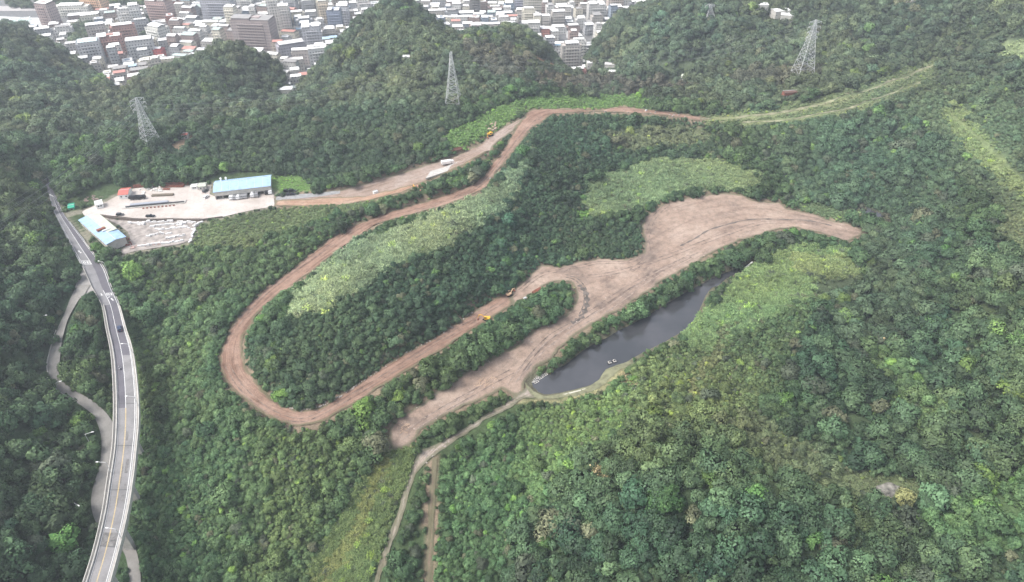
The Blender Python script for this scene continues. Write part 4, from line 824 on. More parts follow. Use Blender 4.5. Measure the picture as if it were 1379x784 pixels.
for a_, b_, dr_, lb in ((112, 696, (1, -.6), 'street lamp among trees left of the viaduct, below the side road bend'), (125, 604, (1, .3), 'street lamp among trees left of the viaduct, at the side road'), (62, 440, (1, 0), 'street lamp on the wooded edge of the narrow side road bend'),
                   (80, 532, (1, .5), 'street lamp at the outer edge of the side road bend'), (79, 278, (-1, .4), 'street lamp beside the green hut at the road entrance'), (146, 368, (-1, .3), 'street lamp on the right road edge beside the junction')):
    g_ = G(a_, b_); lamp(tuple(g_), dr_, lb, 9 if a_ in (112, 125) else 7)
# ------------------------------------------------------------------ cars, scooter, trucks
PAINT = {}
def paint(c, nm_):
    if nm_ not in PAINT:
        m = plain(nm_+'_car_paint', c, 0.3, 0.03, 1, 0.2, 0.5); PAINT[nm_] = m
    return PAINT[nm_]
def wheel(parent, x, y, r=.34, w=.24):
    o = MB().bar((0, -w/2, 0), (0, w/2, 0), r, 14).build('wheel', M_dark, parent); o.location = (x, y, r)
    MB().bar((0, -w/2-.01, 0), (0, w/2+.01, 0), r*.55, 10).build('rim', M_steel, o)
def car(loc, rz, c, cn, label, L_=4.5, W_=1.85, H_=1.6, kind='car', group=None, truckbed=False):
    e = empty('parked_car' if group else 'car', loc, rz, label, kind, group); p = paint(c, cn)
    prof = [(-L_/2, .35), (-L_/2, .85), (-L_/2+.15, .95), (L_*.18, .98), (L_/2-.12, .82), (L_/2, .6), (L_/2, .32)]
    Mx = Matrix.Rotation(-math.pi/2, 4, 'Z'); MB().sweepx(prof, -W_/2, W_/2, Mx).build('body', p, e, bevel=.06)
    cab0 = -L_*.46 if not truckbed else -L_*.05
    MB().sweepx([(cab0, .95), (cab0+.25, H_-.05), (L_*.05, H_-.03), (L_*.22, .95)], -W_/2+.1, W_/2-.1, Mx).build('window_band', M_glass, e)
    MB().sweepx([(cab0+.22, H_-.06), (cab0+.3, H_), (L_*.03, H_), (L_*.06, H_-.06)], -W_/2+.14, W_/2-.14, Mx).build('roof', p, e)
    if truckbed: s = MB(); s.box(-L_/2+.05, cab0-.05, -W_/2+.08, -W_/2+.16, .9, 1.15); s.box(-L_/2+.05, cab0-.05, W_/2-.16, W_/2-.08, .9, 1.15); s.box(-L_/2+.02, -L_/2+.1, -W_/2+.08, W_/2-.08, .9, 1.15); s.build('bed_side', p, e)
    for sx in (-.31, .31):
        for sy in (-1, 1): wheel(e, sx*L_, sy*(W_/2-.12))
    for sy in (-1, 1):
        MB().box(L_/2-.04, L_/2+.03, sy*W_*.36-.18, sy*W_*.36+.18, .55, .72).build('headlight', M_white, e); MB().box(-L_/2-.03, -L_/2+.04, sy*W_*.38-.14, sy*W_*.38+.14, .6, .82).build('tail_light', paint((.4, .02, .02), 'red'), e)
    return e
def head(a, b): return math.atan2(b[1]-a[1], b[0]-a[0])
i = idx_at(445); c0 = fr(i, .66); c1 = fr(i-2, .66); car((c0[0], c0[1], c0[2]+.12), head(c0, c1), (.03, .045, .09), 'dark_blue', 'dark blue car driving up the right lane of the curved road', 4.7)
Y16 = 16.12
def yp(px, py, z=Y16): return tuple(at(px, py, z))
car(yp(162, 290), .05, (.05, .055, .06), 'dark_grey', 'dark grey car parked at the left front edge of the upper yard', group='cars parked in the depot yard')
car(yp(203, 292), .02, (.012, .012, .015), 'black', 'black pickup with open bed at the front edge of the upper yard', 5.3, group='cars parked in the depot yard', truckbed=True)
car(yp(277, 258), 1.2, (.04, .04, .05), 'dark_grey', 'dark car parked facing away beside the left end of the long blue-roofed shed', group='cars parked in the depot yard')
car(yp(278, 266), 1.3, (.75, .75, .75), 'white', 'white car parked in front of the left end of the long blue-roofed shed', group='cars parked in the depot yard')
zg = float(G(391, 262).z)
for a_, b_, lb in ((386.5, 259, 'black car, rear left of four standing on the grey apron right of the shed'), (394, 258.5, 'black car, rear right of four standing on the grey apron right of the shed'), (389, 263.5, 'black car, front left of four standing on the grey apron right of the shed'), (395, 263, 'black car, front right of four standing on the grey apron right of the shed')):
    g_ = G(a_, b_); car((g_.x, g_.y, g_.z+.25), .06, (.012, .012, .015), 'black', lb, 4.6 if b_ < 262 else 3.6, H_=1.9 if b_ < 262 else 1.5, group='black cars on the apron')
# scooter with rider
i = idx_at(496); c0 = fr(i, .32); c1 = fr(i+2, .32); e = empty('scooter', (c0[0], c0[1], c0[2]+.1), head(c0, c1), 'white scooter riding down the left lane of the viaduct', 'scooter')
s = MB(); s.box(-.75, .1, -.17, .17, .35, .72); s.box(.1, .5, -.16, .16, .28, .4); s.bar((.5, 0, .3), (.42, 0, 1.05), .13, 6); s.bar((.42, -.32, 1.0), (.42, .32, 1.0), .03, 5); s.build('body', M_white, e, bevel=.03); MB().box(-.72, .0, -.15, .15, .72, .8).build('seat', M_dark, e)
for x_ in (-.6, .6): o = MB().bar((0, -.06, 0), (0, .06, 0), .25, 12).build('wheel', M_dark, e); o.location = (x_, 0, .25)
# rider: one skinned figure
me = bpy.data.meshes.new('person'); J = {'pel': (-.25,0,.86), 'chest': (-.15,0,1.28), 'neck': (-.1,0,1.46), 'head': (-.06,0,1.62), 'top': (-.06,0,1.74), 'shL': (-.14,.19,1.38), 'elL': (.05,.26,1.14), 'haL': (.36,.27,1.05), 'shR': (-.14,-.19,1.38), 'elR': (.05,-.26,1.14), 'haR': (.36,-.27,1.05), 'knL': (.22,.15,.82), 'anL': (.25,.14,.42), 'ftL': (.42,.14,.40), 'knR': (.22,-.15,.82), 'anR': (.25,-.14,.42), 'ftR': (.42,-.14,.40)}
ks = list(J); E_ = [('pel','chest'),('chest','neck'),('neck','head'),('head','top'),('chest','shL'),('shL','elL'),('elL','haL'),('chest','shR'),('shR','elR'),('elR','haR'),('pel','knL'),('knL','anL'),('anL','ftL'),('pel','knR'),('knR','anR'),('anR','ftR')]
rd = dict(pel=.15, chest=.16, neck=.07, head=.11, top=.08, shL=.075, elL=.055, haL=.04, shR=.075, elR=.055, haR=.04, knL=.085, anL=.05, ftL=.04, knR=.085, anR=.05, ftR=.04)
me.from_pydata([J[k] for k in ks], [(ks.index(a), ks.index(b_)) for a, b_ in E_], []); po_ = bpy.data.objects.new('person', me); col.objects.link(po_); po_.location = e.location; po_.rotation_euler = e.rotation_euler
sk = po_.modifiers.new('skin', 'SKIN'); 
for j, k in enumerate(ks): me.skin_vertices[0].data[j].radius = (rd[k], rd[k])
me.skin_vertices[0].data[0].use_root = True; po_.modifiers.new('sub', 'SUBSURF').levels = 1; me.materials.append(plain('dark_jacket', (.05, .06, .09), .8)); tag(po_, 'person in dark clothes and helmet riding the white scooter on the viaduct', 'person')
hm = bpy.data.meshes.new('helmet'); bm = bmesh.new(); bmesh.ops.create_uvsphere(bm, u_segments=12, v_segments=8, radius=.15); bm.to_mesh(hm); bm.free(); hm.materials.append(M_white); ho = bpy.data.objects.new('helmet', hm); col.objects.link(ho); ho.parent = po_; ho.location = (-.06, 0, 1.68)
def truck(loc, rz, boxmat, cabc, cabn, label, L_=7.0, group=None, hb=2.9, tank=False):
    e = empty('truck', loc, rz, label, 'truck', group); p = paint(cabc, cabn)
    MB().box(-L_/2, L_/2-.2, -.45, .45, .6, .85).build('chassis', M_dark, e)
    MB().sweepx([(L_/2-1.7, .6), (L_/2-1.7, 2.5), (L_/2-.35, 2.5), (L_/2, 1.5), (L_/2, .6)], -1.15, 1.15, Matrix.Rotation(-math.pi/2, 4, 'Z')).build('cab', p, e, bevel=.05)
    MB().box(L_/2-.24, L_/2-.16, -1, 1, 1.55, 2.2, Matrix.Translation((.02, 0, 0))).build('windscreen', M_glass, e)
    if tank: MB().bar((-L_/2, 0, 1.8), (L_/2-2, 0, 1.8), 1.05, 14).build('tank', boxmat, e)
    else: MB().box(-L_/2, L_/2-1.85, -1.2, 1.2, .86, hb).build('cargo_box', boxmat, e, bevel=.04)
    for x_ in (-L_*.33, -L_*.18, L_*.33):
        for sy in (-1, 1): wheel(e, x_, sy*1.0, .45, .3)
    return e
g_ = G(603, 222); truck((g_.x, g_.y, g_.z+.35), .28, M_white, (.7, .7, .7), 'white', 'white box truck parked on the concrete slab beside the upper dirt road', 8.5)
for k, (a_, b_, lb) in enumerate(((182, 268.6, 'black truck, left of the two at the long concrete ramp in the yard'), (189.5, 267.8, 'black truck, right of the two at the long concrete ramp in the yard'))): truck(yp(a_, b_), .08, paint((.015, .015, .02), 'black'), (.015, .015, .02), 'black', lb, 6.6, 'black trucks by the ramp', 2.3)
sheds_front = [(312, 266, 'white', 'white small truck parked nose-out, leftmost under the long shed front'), (317, 266, 'grey', 'grey truck parked second from the left under the long shed front'), (321, 265.6, 'white', 'white truck parked third from the left under the long shed front'), (325.5, 265, 'grey', 'grey truck parked fourth from the left under the long shed front'), (331, 264.4, 'grey', 'grey truck parked fifth from the left under the long shed front'), (340.5, 263, 'white', 'white round-backed truck parked right of the middle of the long shed front'), (346, 262.6, 'grey', 'grey truck next to the white round-backed one at the long shed front'), (360, 259, 'black', 'dark truck parked second from the right at the long shed front'), (364.5, 258.6, 'white', 'white round-backed truck at the right end of the long shed front')]
for a_, b_, cn, lb in sheds_front:
    c_ = {'white': (.78, .78, .78), 'grey': (.3, .3, .31), 'black': (.03, .03, .03)}[cn]; truck(yp(a_, b_+1.5), -1.35, paint(c_, cn), c_, cn, lb, 4.8, 'trucks parked along the long shed', 2.2, tank='round' in lb)
# ------------------------------------------------------------------ excavators
def excavator(loc, rz, mat, label, swing=.4, s_=1.0, cab='excavator', stretch=0.0):
    e = empty('excavator', loc, rz, label, cab, 'excavators working along the dirt roads'); e.scale = (s_, s_, s_)
    for sy in (-1, 1):
        MB().sweepx([(-1.9, .25), (-1.65, .0), (1.65, .0), (1.9, .25), (1.9, .6), (1.65, .85), (-1.65, .85), (-1.9, .6)], sy*1.15-.28, sy*1.15+.28, Matrix.Rotation(-math.pi/2, 4, 'Z')).build('track', M_dark, e, bevel=.04)
    h = MB(); h.cur = 0; h.box(-2.0, 1.0, -1.25, 1.25, 1.05, 1.95); h.box(-2.3, -1.6, -1.2, 1.2, 1.1, 2.2); h.bar((0, 0, .6), (0, 0, 1.05), .6, 10)
    o = h.build('house', mat, e, bevel=.08); o.rotation_euler = (0, 0, swing)
    q = MB().box(-.3, 1.2, .3, 1.25, 1.95, 2.85, taper=.08).build('cab', M_glass, o); MB().box(-.28, 1.12, .34, 1.2, 2.85, 2.93).build('cab_roof', mat, o)
    b1 = MB(); b1.bar((.8, -.3, 1.6), (2.9+stretch, -.3, 3.6), .27, 4, .23); b1.bar((2.9+stretch, -.3, 3.6), (4.6+stretch, -.3, 3.1), .23, 4, .18); b1.build('boom', mat, o)
    MB().bar((4.6+stretch, -.3, 3.15), (5.2+stretch, -.3, 1.0), .18, 4, .14).build('stick', mat, o); bk = MB(); bk.sweepx([(4.7+stretch, 1.0), (5.5+stretch, 1.0), (5.4+stretch, .2), (4.8+stretch, .05), (4.4+stretch, .45)], -.85, .25, Matrix.Rotation(-math.pi/2, 4, 'Z')@Matrix.Scale(1, 4)); bb = bk.build('bucket', M_rust, o)
    # the sweep mirrors y: put the bucket under the stick
    return e
def onr(px, py, dz=.15): g_ = G(px, py); return (g_.x, g_.y, g_.z+dz)
excavator(onr(655, 431), 2.6, M_yellow, 'bright yellow excavator on the lower dirt road beside the bushy island', .5, .85)
excavator(onr(686, 398), .55, M_orange, 'pale tan excavator on the upper edge of the lower dirt road', .3, .85)
excavator(onr(660, 183), .5, M_yellow, 'yellow excavator at the earth heap on the upper dirt road', -2.4, .95)
excavator(onr(558, 254), 1.0, M_yellow, 'small yellow excavator in the bushes between the two dirt roads', 1, .55)
# ------------------------------------------------------------------ sheds and huts
def shed(corners, ze, rh, roofmat, wallmat, zb_, label, name='shed', ribs=None, ridge=0.5, cat='shed', over=.5, vents=0, openfront=False):
    """corners p0,p1 (left end: back, front), p2,p3 (right end: front, back) at the eaves"""
    p = [Vector((c[0], c[1])) for c in corners]; org = sum(p, Vector((0, 0)))/4; ax_ = (p[2]+p[3]-p[0]-p[1]); rz = math.atan2(ax_.y, ax_.x)
    q = [Matrix.Rotation(-rz, 2)@(v-org) for v in p]; x0 = (q[0].x+q[1].x)/2; x1 = (q[2].x+q[3].x)/2; yf = (q[1].y+q[2].y)/2; yb = (q[0].y+q[3].y)/2
    if yf > yb: yf, yb = yb, yf
    yr = yf+(yb-yf)*(1-ridge) if ridge != .5 else (yf+yb)/2; hh_ = ze-zb_
    e = empty(name, (org.x, org.y, zb_), rz, label, cat)
    w = MB(); w.box(x0+over, x1-over, yf+over, yf+over+.25, hh_*.45 if openfront else -.3, hh_-.05); w.box(x0+over, x1-over, yb-over-.25, yb-over, -.3, hh_-.05); w.sweepx([(yf+over+.27, -.3), (yb-over-.27, -.3), (yb-over-.27, hh_-.05), (yr, hh_+rh*.8), (yf+over+.27, hh_-.05)], x0+over, x0+over+.25); w.sweepx([(yf+over+.27, -.3), (yb-over-.27, -.3), (yb-over-.27, hh_-.05), (yr, hh_+rh*.8), (yf+over+.27, hh_-.05)], x1-over-.25, x1-over); w.build('wall', wallmat, e)
    if openfront:
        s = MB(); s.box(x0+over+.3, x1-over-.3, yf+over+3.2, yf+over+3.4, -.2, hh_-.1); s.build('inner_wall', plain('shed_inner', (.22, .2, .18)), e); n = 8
        for k in range(n+1): x_ = x0+over+.2+(x1-x0-2*over-.4)*k/n; MB().box(x_-.2, x_+.2, yf+over-.12, yf+over+.12, -.2, hh_*.46).build('post', M_conc, e)
    else:
        n = max(2, int((x1-x0)/4))
        for k in range(n): x_ = x0+over+.8+(x1-x0-2*over-2.6)*k/max(1, n-1); f_ = MB().box(x_, x_+1.2, yf+over-.06, yf+over, hh_*.4, hh_*.4+1.0).build('window', M_white, e); MB().box(x_+.1, x_+1.1, yf+over-.09, yf+over-.065, hh_*.4+.1, hh_*.4+.9).build('pane', M_glass, f_)
    for yy, side in ((yf, 'front'), (yb, 'back')):
        s = MB(); a_ = (x0, yy, hh_); b_ = (x1, yy, hh_); c_ = (x1, yr, hh_+rh); d_ = (x0, yr, hh_+rh); th = .14
        s.add([a_, b_, c_, d_]+[(v[0], v[1], v[2]+th) for v in (a_, b_, c_, d_)], [(3,2,1,0),(4,5,6,7),(0,1,5,4),(1,2,6,5),(2,3,7,6),(3,0,4,7)]); s.build('roof', roofmat, e)
    MB().box(x0, x1, yr-.18, yr+.18, hh_+rh+.1, hh_+rh+.24).build('ridge_cap', M_steel, e)
    for k in range(vents):
        x_ = x0+(x1-x0)*(.11+.09*k); s = MB(); s.bar((x_, yb-1.2, hh_), (x_, yb-1.2, hh_+rh*.5+1.3), .5, 10); s.bar((x_, yb-1.2, hh_+rh*.5+1.3), (x_, yb-1.2, hh_+rh*.5+1.9), .8, 10, .3); s.build('roof_vent', M_white, e)
    return e, (x0, x1, yf, yb, hh_)
def q4(lst, z): return [tuple(at(a, b, z))[:2] for a, b in lst]
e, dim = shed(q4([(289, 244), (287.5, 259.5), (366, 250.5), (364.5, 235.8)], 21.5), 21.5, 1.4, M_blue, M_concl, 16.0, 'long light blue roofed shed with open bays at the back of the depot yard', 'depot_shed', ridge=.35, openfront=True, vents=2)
for k in range(1, 7):
    x_ = dim[0]+(dim[1]-dim[0])*k/7
    MB().box(x_-.08, x_+.08, dim[2], dim[2]+(dim[3]-dim[2])*.62, 0, .1, Matrix.Translation((0, 0, dim[4]+.15))@Matrix.Translation((0, dim[2], 0))@Matrix.Rotation(math.atan2(1.4, (dim[3]-dim[2])*.65), 4, 'X')@Matrix.Translation((0, -dim[2], 0))).build('roof_seam', M_steel, e)
# lower shed: blue on the left slope, cream on the upper right
pc = q4([(128, 286.5), (109, 297), (143, 333), (170, 316)], 20.5)
e2, dim2 = shed([pc[0], pc[1], pc[2], pc[3]], 20.5, .8, M_blue, M_concl, 15.8, 'low blue roofed shed with a cream panelled strip beside the road at the yard corner', 'workshop_shed')
x0, x1, yf, yb, hh_ = dim2
s = MB(); s.box(x0+1, x0+(x1-x0)*.72, yb-(yb-yf)*.47, yb-.2, hh_+.95, hh_+1.03); s.build('cream_roof_panel', M_cream, e2)
s = MB(); s.box(x0+(x1-x0)*.55, x0+(x1-x0)*.60, yf+2, yb-4.5, hh_+1.0, hh_+1.7); s.build('roof_duct', M_rust, e2); MB().box(x0+(x1-x0)*.62, x0+(x1-x0)*.66, yf+4, yb-3, hh_+.9, hh_+1.4).build('roof_duct', M_steel, e2)
shed(q4([(161, 254), (160.5, 263), (174, 262), (175.5, 252.5)], 19), 19, 1.2, M_red, M_white, 16, 'small house with a red roof at the left back corner of the yard', 'red_roofed_house', cat='house', over=.3)
shed(q4([(90.5, 275), (92, 281), (101, 279), (99.5, 273.5)], 18.6), 18.6, .4, M_green, M_green, 16, 'small bright green metal hut beside the road entrance', 'green_hut', cat='hut', over=.2)
shed(q4([(127, 271), (127.5, 277), (138.5, 274.5), (137.5, 268.5)], 18.8), 18.8, .3, M_wroof, M_white, 16, 'small cream flat-roofed guard hut at the yard gate', 'guard_hut', cat='hut', over=.25)
shed(q4([(257, 248), (257, 252), (266, 251), (266, 247.5)], 18.4), 18.4, .3, M_wroof, M_white, 16, 'small white shed left of the cream one at the back of the yard', 'storage_shed', cat='shed', over=.15)
shed(q4([(267, 246.5), (267, 252), (278.5, 250.5), (277, 246)], 18.8), 18.8, .7, M_cream, M_concl, 16, 'cream shed with a pitched roof at the back of the yard, near the blue shed', 'storage_shed', cat='shed', over=.15)
# walls in the yard
def wall_line(name, pxs, z, h, th, mat, label, cat='wall', zbase=-.5):
    Ls = [Vector(at(a, b, z)) for a, b in pxs]; s = MB()
    for a, b_ in zip(Ls, Ls[1:]):
        d = (b_-a); l = d.length; M = Matrix.Translation(a)@Matrix.Rotation(math.atan2(d.y, d.x), 4, 'Z'); s.box(0, l+.05, -th/2, th/2, zbase, h, M)
    return tag(s.build(name, mat), label, cat)
wall_line('retaining_wall', [(133, 289.8), (150, 293.2), (179, 295.8), (230, 295.9), (270, 296.6), (300, 292.5)], 16, .7, .5, plain('stained_wall', (.17, .14, .12), .9, .3), 'dark stained retaining wall between the upper yard and the stone yard', zbase=-1.6)
wall_line('boundary_wall', [(180, 253.2), (219, 250), (255, 249)], 16, 2.2, .4, M_rust, 'rust brown boundary wall along the back of the yard')
s = MB(); a = Vector(at(165, 281, 16.1)); b_ = Vector(at(250, 273, 16.1)); d = b_-a; M = Matrix.Translation(a)@Matrix.Rotation(math.atan2(d.y, d.x), 4, 'Z'); l = d.length
e = empty('loading_ramp', tuple(a), math.atan2(d.y, d.x), 'long grey concrete loading ramp with a dark rubber conveyor along it', 'ramp')
MB().box(0, l, -1.0, 3.2, -.1, .45).build('ramp_base', M_conc, e, bevel=.05); MB().box(l*.12, l*.72, .4, 2.6, .46, 1.6).build('ramp_deck', plain('blue_grey_steel', (.30, .32, .36), .6), e); MB().box(2, l*.98, -.15, .3, .46, 1.3).build('conveyor', plain('belt_rubber', (.07, .075, .08), .7), e)
for k in range(9): x_ = l*(.35+.06*k); g_ = a+Vector((d.x, d.y, 0)).normalized()*x_; o = MB().box(-.5, .5, -.4, .4, 0, .6).build('concrete_block', M_rust, bevel=.05); o.location = (g_.x+.3, g_.y-2.6, 16.1); tag(o, 'small brown block in the row below the loading ramp', 'block', 'brown blocks below the ramp')
# stacks of brown steel sections
def stack(px, py, z, rz, L_, n, lay, mat, label, name='steel_stack', r=.18, cat='stack', gap=.42):
    s = MB()
    for j in range(lay):
        for k in range(n): s.box(-L_/2+random.uniform(-.3, .3), L_/2+random.uniform(-.3, .3), k*gap-.16, k*gap+.16, .05+j*.36, .38+j*.36)
    o = s.build(name, mat); g_ = at(px, py, z); o.location = g_; o.rotation_euler = (0, 0, rz); return tag(o, label, cat)
stack(232, 252.5, 16.1, .02, 14, 8, 3, M_rust, 'large stack of rust red steel beams at the back of the yard'); stack(224, 256, 16.1, .05, 4, 4, 2, M_rust, 'small rust brown steel stack below the large one in the yard'); stack(219, 264.5, 16.1, .1, 13, 5, 3, plain('weathered_timber', (.20, .17, .13), .9), 'stack of dark weathered timber just behind the loading ramp')
g_ = G(726, 394); stack(726, 394, g_.z+.2, .75, 6, 6, 3, M_rust, 'stack of red brown steel beams beside the dirt road at the island'); g_ = G(614, 202); stack(614, 203.5, g_.z+.3, .35, 9, 10, 2, plain('dark_rust', (.12, .05, .035), .9), 'dark brown pile of beams above the upper dirt road')
# rubble pieces and stone blocks : each one its own object
def blocks(n, region, z, size, mat, label, grp, name, cat, rz=0.0, rzv=.1, fn=None):
    k = 0; xs = [p[0] for p in region]; ys = [p[1] for p in region]; cnt = 0; protos = []
    for _ in range(4):
        o = MB().box(-.5, .5, -.5, .5, 0, 1, taper=random.uniform(.01, .06)).build(name, mat, bevel=.04); protos.append(o.data); bpy.data.objects.remove(o)
    while k < n and cnt < 5000:
        cnt += 1; a_ = random.uniform(min(xs), max(xs)); b_ = random.uniform(min(ys), max(ys))
        if not inpoly(np.array(a_), np.array(b_), region): continue
        p = at(a_, b_, z) if z is not None else G(a_, b_); o = bpy.data.objects.new(name, random.choice(protos)); col.objects.link(o); sx, sy, sz = size()
        o.location = p; o.scale = (sx, sy, sz); o.rotation_euler = (0, 0, rz+random.gauss(0, rzv)); tag(o, label, cat, grp); k += 1
M_st2 = plain('white_marble', (.64, .63, .62), .7, .2, 1)
rows = [((185, 300), (232, 298.5)), ((205, 305), (250, 301)), ((212, 309.5), (252, 306)), ((200, 318), (228, 314)), ((188, 332), (215, 328)), ((215, 328.5), (245, 325)), ((176, 300), (192, 303)), ((232, 297.5), (262, 300)), ((240, 303), (262, 310)), ((225, 321), (248, 317)), ((256, 326), (263, 306)), ((262, 305), (272, 300))]
prot = []
for _ in range(4): o = MB().box(-.5, .5, -.5, .5, 0, 1, taper=.03).build('stone_block', M_st2, bevel=.03); prot.append(o.data); bpy.data.objects.remove(o)
for ri, (a, b_) in enumerate(rows):
    n_ = int(math.hypot(b_[0]-a[0], b_[1]-a[1])/4.2)+2
    where = ['in the back left row', 'in the back right row', 'in the second row from the back', 'in the short middle row', 'in the front left row', 'in the front right row', 'in the heap at the left', 'in the back row at the right wall', 'in the stack at the right back corner', 'in the middle right row', 'along the right edge', 'beyond the right edge, by the grass'][ri]
    for k in range(n_):
        t_ = k/(n_-1); p = at(a[0]+(b_[0]-a[0])*t_+random.gauss(0, .5), a[1]+(b_[1]-a[1])*t_+random.gauss(0, .5), 15.1); o = bpy.data.objects.new('stone_block', random.choice(prot)); col.objects.link(o)
        o.location = p; o.scale = (random.uniform(1.2, 3.0), random.uniform(.6, 1.6), random.uniform(.4, 1.2)); o.rotation_euler = (0, 0, math.atan2(-(b_[1]-a[1])*1.6, b_[0]-a[0])+random.gauss(0, .15)); tag(o, 'white cut stone block '+where+' of the stone yard', 'stone block', 'stone blocks in the lower yard')
blocks(16, PL("176,330 250,322 250,326 178,337"), 15.1, lambda: (random.uniform(1, 2.4), random.uniform(.5, 1), random.uniform(.4, .8)), plain('pinkish_stone', (.42, .30, .27), .8), 'pinkish stone slab along the front edge of the stone yard', 'pinkish stone slabs at the front edge', 'stone_slab', 'stone slab')
blocks(24, PL("185,253 218,251 218,258 190,262"), 16.1, lambda: (random.uniform(.8, 2.2), random.uniform(.5, 1.2), random.uniform(.3, .9)), M_stone, 'pale stone piece in the heap behind the loading ramp', 'stone pieces behind the ramp', 'stone_piece', 'stone', 0, 1)
blocks(26, PL("114,266 124,255 137,262 142,270 128,270 112,272"), 16.2, lambda: (random.uniform(1, 3.2), random.uniform(.4, .8), random.uniform(.3, .8)), plain('scrap_wood', (.36, .27, .24), .9, .3), 'pinkish scrap timber piece in the pile behind the guard hut', 'scrap pile behind the guard hut', 'scrap_piece', 'scrap', .3, .8)
blocks(14, PL("160,316 172,318 178,330 166,334"), 15.2, lambda: (random.uniform(.8, 1.8), random.uniform(.5, 1.2), random.uniform(.4, .9)), M_rust, 'rusty scrap piece at the corner of the low blue shed', 'scrap by the low blue shed', 'scrap_piece', 'scrap', 0, 1)
blocks(9, PL("556,250 572,248 576,256 558,260"), None, lambda: (random.uniform(.7, 1.6), random.uniform(.5, 1), random.uniform(.4, .8)), plain('red_scrap', (.5, .22, .18), .8), 'reddish debris piece in the clearing below the upper road', 'debris below the upper road', 'debris_piece', 'debris', 0, 1)
blocks(14, PL("652,172 666,165 672,172 662,178"), None, lambda: (random.uniform(.8, 2), random.uniform(.8, 1.6), random.uniform(.6, 1.4)), plain('pale_earth', (.46, .34, .27), .9), 'pale earth lump in the heap beside the upper excavator', 'earth heap by the upper road', 'earth_lump', 'earth lump', 0, 1)
protr = []
for _ in range(4):
    mm_ = prot[_].copy(); mm_.materials.clear(); mm_.materials.append(bpy.data.materials.get('rubble_stone') or plain('rubble_stone', (.33, .29, .26), .9, .25, 2)); protr.append(mm_)
rim_in = PL("366,539 383,548 406,555 430,550 457,536 488,516 518,495 549,477 580,460 613,439 640,421")
for k in range(len(rim_in)-1):
    a, b_ = rim_in[k], rim_in[k+1]; n_ = int(math.hypot(b_[0]-a[0], b_[1]-a[1])/(2.2 if k < 5 else 5))
    for j in range(n_):
        t_ = (j+random.random())/n_; p = G(a[0]+(b_[0]-a[0])*t_, a[1]+(b_[1]-a[1])*t_-random.uniform(0, 4)); o = bpy.data.objects.new('rock', protr[j % 4]); col.objects.link(o); s_ = random.uniform(.35, .9); o.location = (p.x, p.y, p.z-.2); o.scale = (s_*1.2, s_*.9, s_*.8); o.rotation_euler = (random.uniform(-.3, .3), random.uniform(-.3, .3), random.uniform(0, 3))
        tag(o, 'pale rock in the rubble edging the inner side of the haul road'+(' bend' if k < 4 else ' below the mound'), 'rock', 'rubble edging the haul road')
blocks(26, PL("640,512 655,507 672,510 668,518 650,524 638,520"), None, lambda: (random.uniform(1, 3.5), random.uniform(.15, .35), random.uniform(.15, .3)), plain('broken_timber', (.46, .33, .24), .9), 'broken pale timber lying in the brushwood heap on the lower cleared flat', 'brushwood heap on the flat', 'timber_piece', 'timber', .8, .8)
blocks(14, PL("534,572 546,568 556,574 548,582 538,584"), None, lambda: (random.uniform(.8, 2.4), random.uniform(.2, .4), random.uniform(.2, .4)), bpy.data.materials['broken_timber'], 'broken pale timber at the lowest end of the cleared flat', 'brushwood at the end of the flat', 'timber_piece', 'timber', .8, .8)
blocks(13, PL("564,628 572,612 590,598 606,590 610,595 594,606 578,620 568,634"), None, lambda: (random.uniform(.4, .9), random.uniform(.3, .7), random.uniform(.2, .4)), bpy.data.materials['rubble_stone'], 'pale stone lying on the stony path below the flat', 'stones on the stony path', 'stone_piece', 'stone', 0, 1)
M_fr = plain('flat_rubble', (.40, .33, .29), .9, .3, 2)
blocks(90, FLAT, None, lambda: (random.uniform(.25, .8), random.uniform(.25, .6), random.uniform(.15, .4)), M_fr, 'small grey brown rock scattered on the cleared flat', 'small rocks on the cleared flat', 'rock', 'rock', 0, 1)
blocks(14, PL("800,148 870,149 925,155 922,159 870,154 800,151"), None, lambda: (random.uniform(.6, 1.5), random.uniform(.5, 1), random.uniform(.3, .8)), bpy.data.materials['rubble_stone'], 'pale rubble lump on the dirt track along the ridge', 'rubble on the ridge track', 'rubble_piece', 'rubble', 0, 1)
# slab on the upper road, small white boxes
s = MB(); c_ = q4([(573, 241), (580, 231), (598, 226), (618, 218), (625, 222), (600, 232)], float(G(600, 228).z)); zz = float(G(600, 228).z); s.prism([c_[1], c_[2], c_[3], c_[4], c_[5], c_[0]], zz-.6, zz+.35); tag(s.build('concrete_slab', M_conc), 'grey concrete slab under the white truck beside the upper dirt road', 'slab')
for a_, b_, lb, w_ in ((707, 403, 'white tool box at the edge of the lower dirt road near the beams', 1.6), (598, 581, 'small white box in the bushes below the cleared flat', 1.2), (506, 261, 'white concrete barrier on the orange clay strip', 3), (575, 249, 'small white box in the grass below the concrete slab', .9), (660, 241, 'small white post box beside the haul road', .7), (870, 149.5, 'small white container on the ridge track', 1.4)):
    p = onr(a_, b_); e = empty('utility_box', p, .6, lb, 'box'); MB().box(-w_/2, w_/2, -w_*.3, w_*.3, 0, w_*.55).build('box_body', M_white, e, bevel=.03); MB().box(-w_/2-.05, w_/2+.05, -w_*.3-.05, w_*.3+.05, w_*.55, w_*.55+.08).build('lid', M_steel, e)
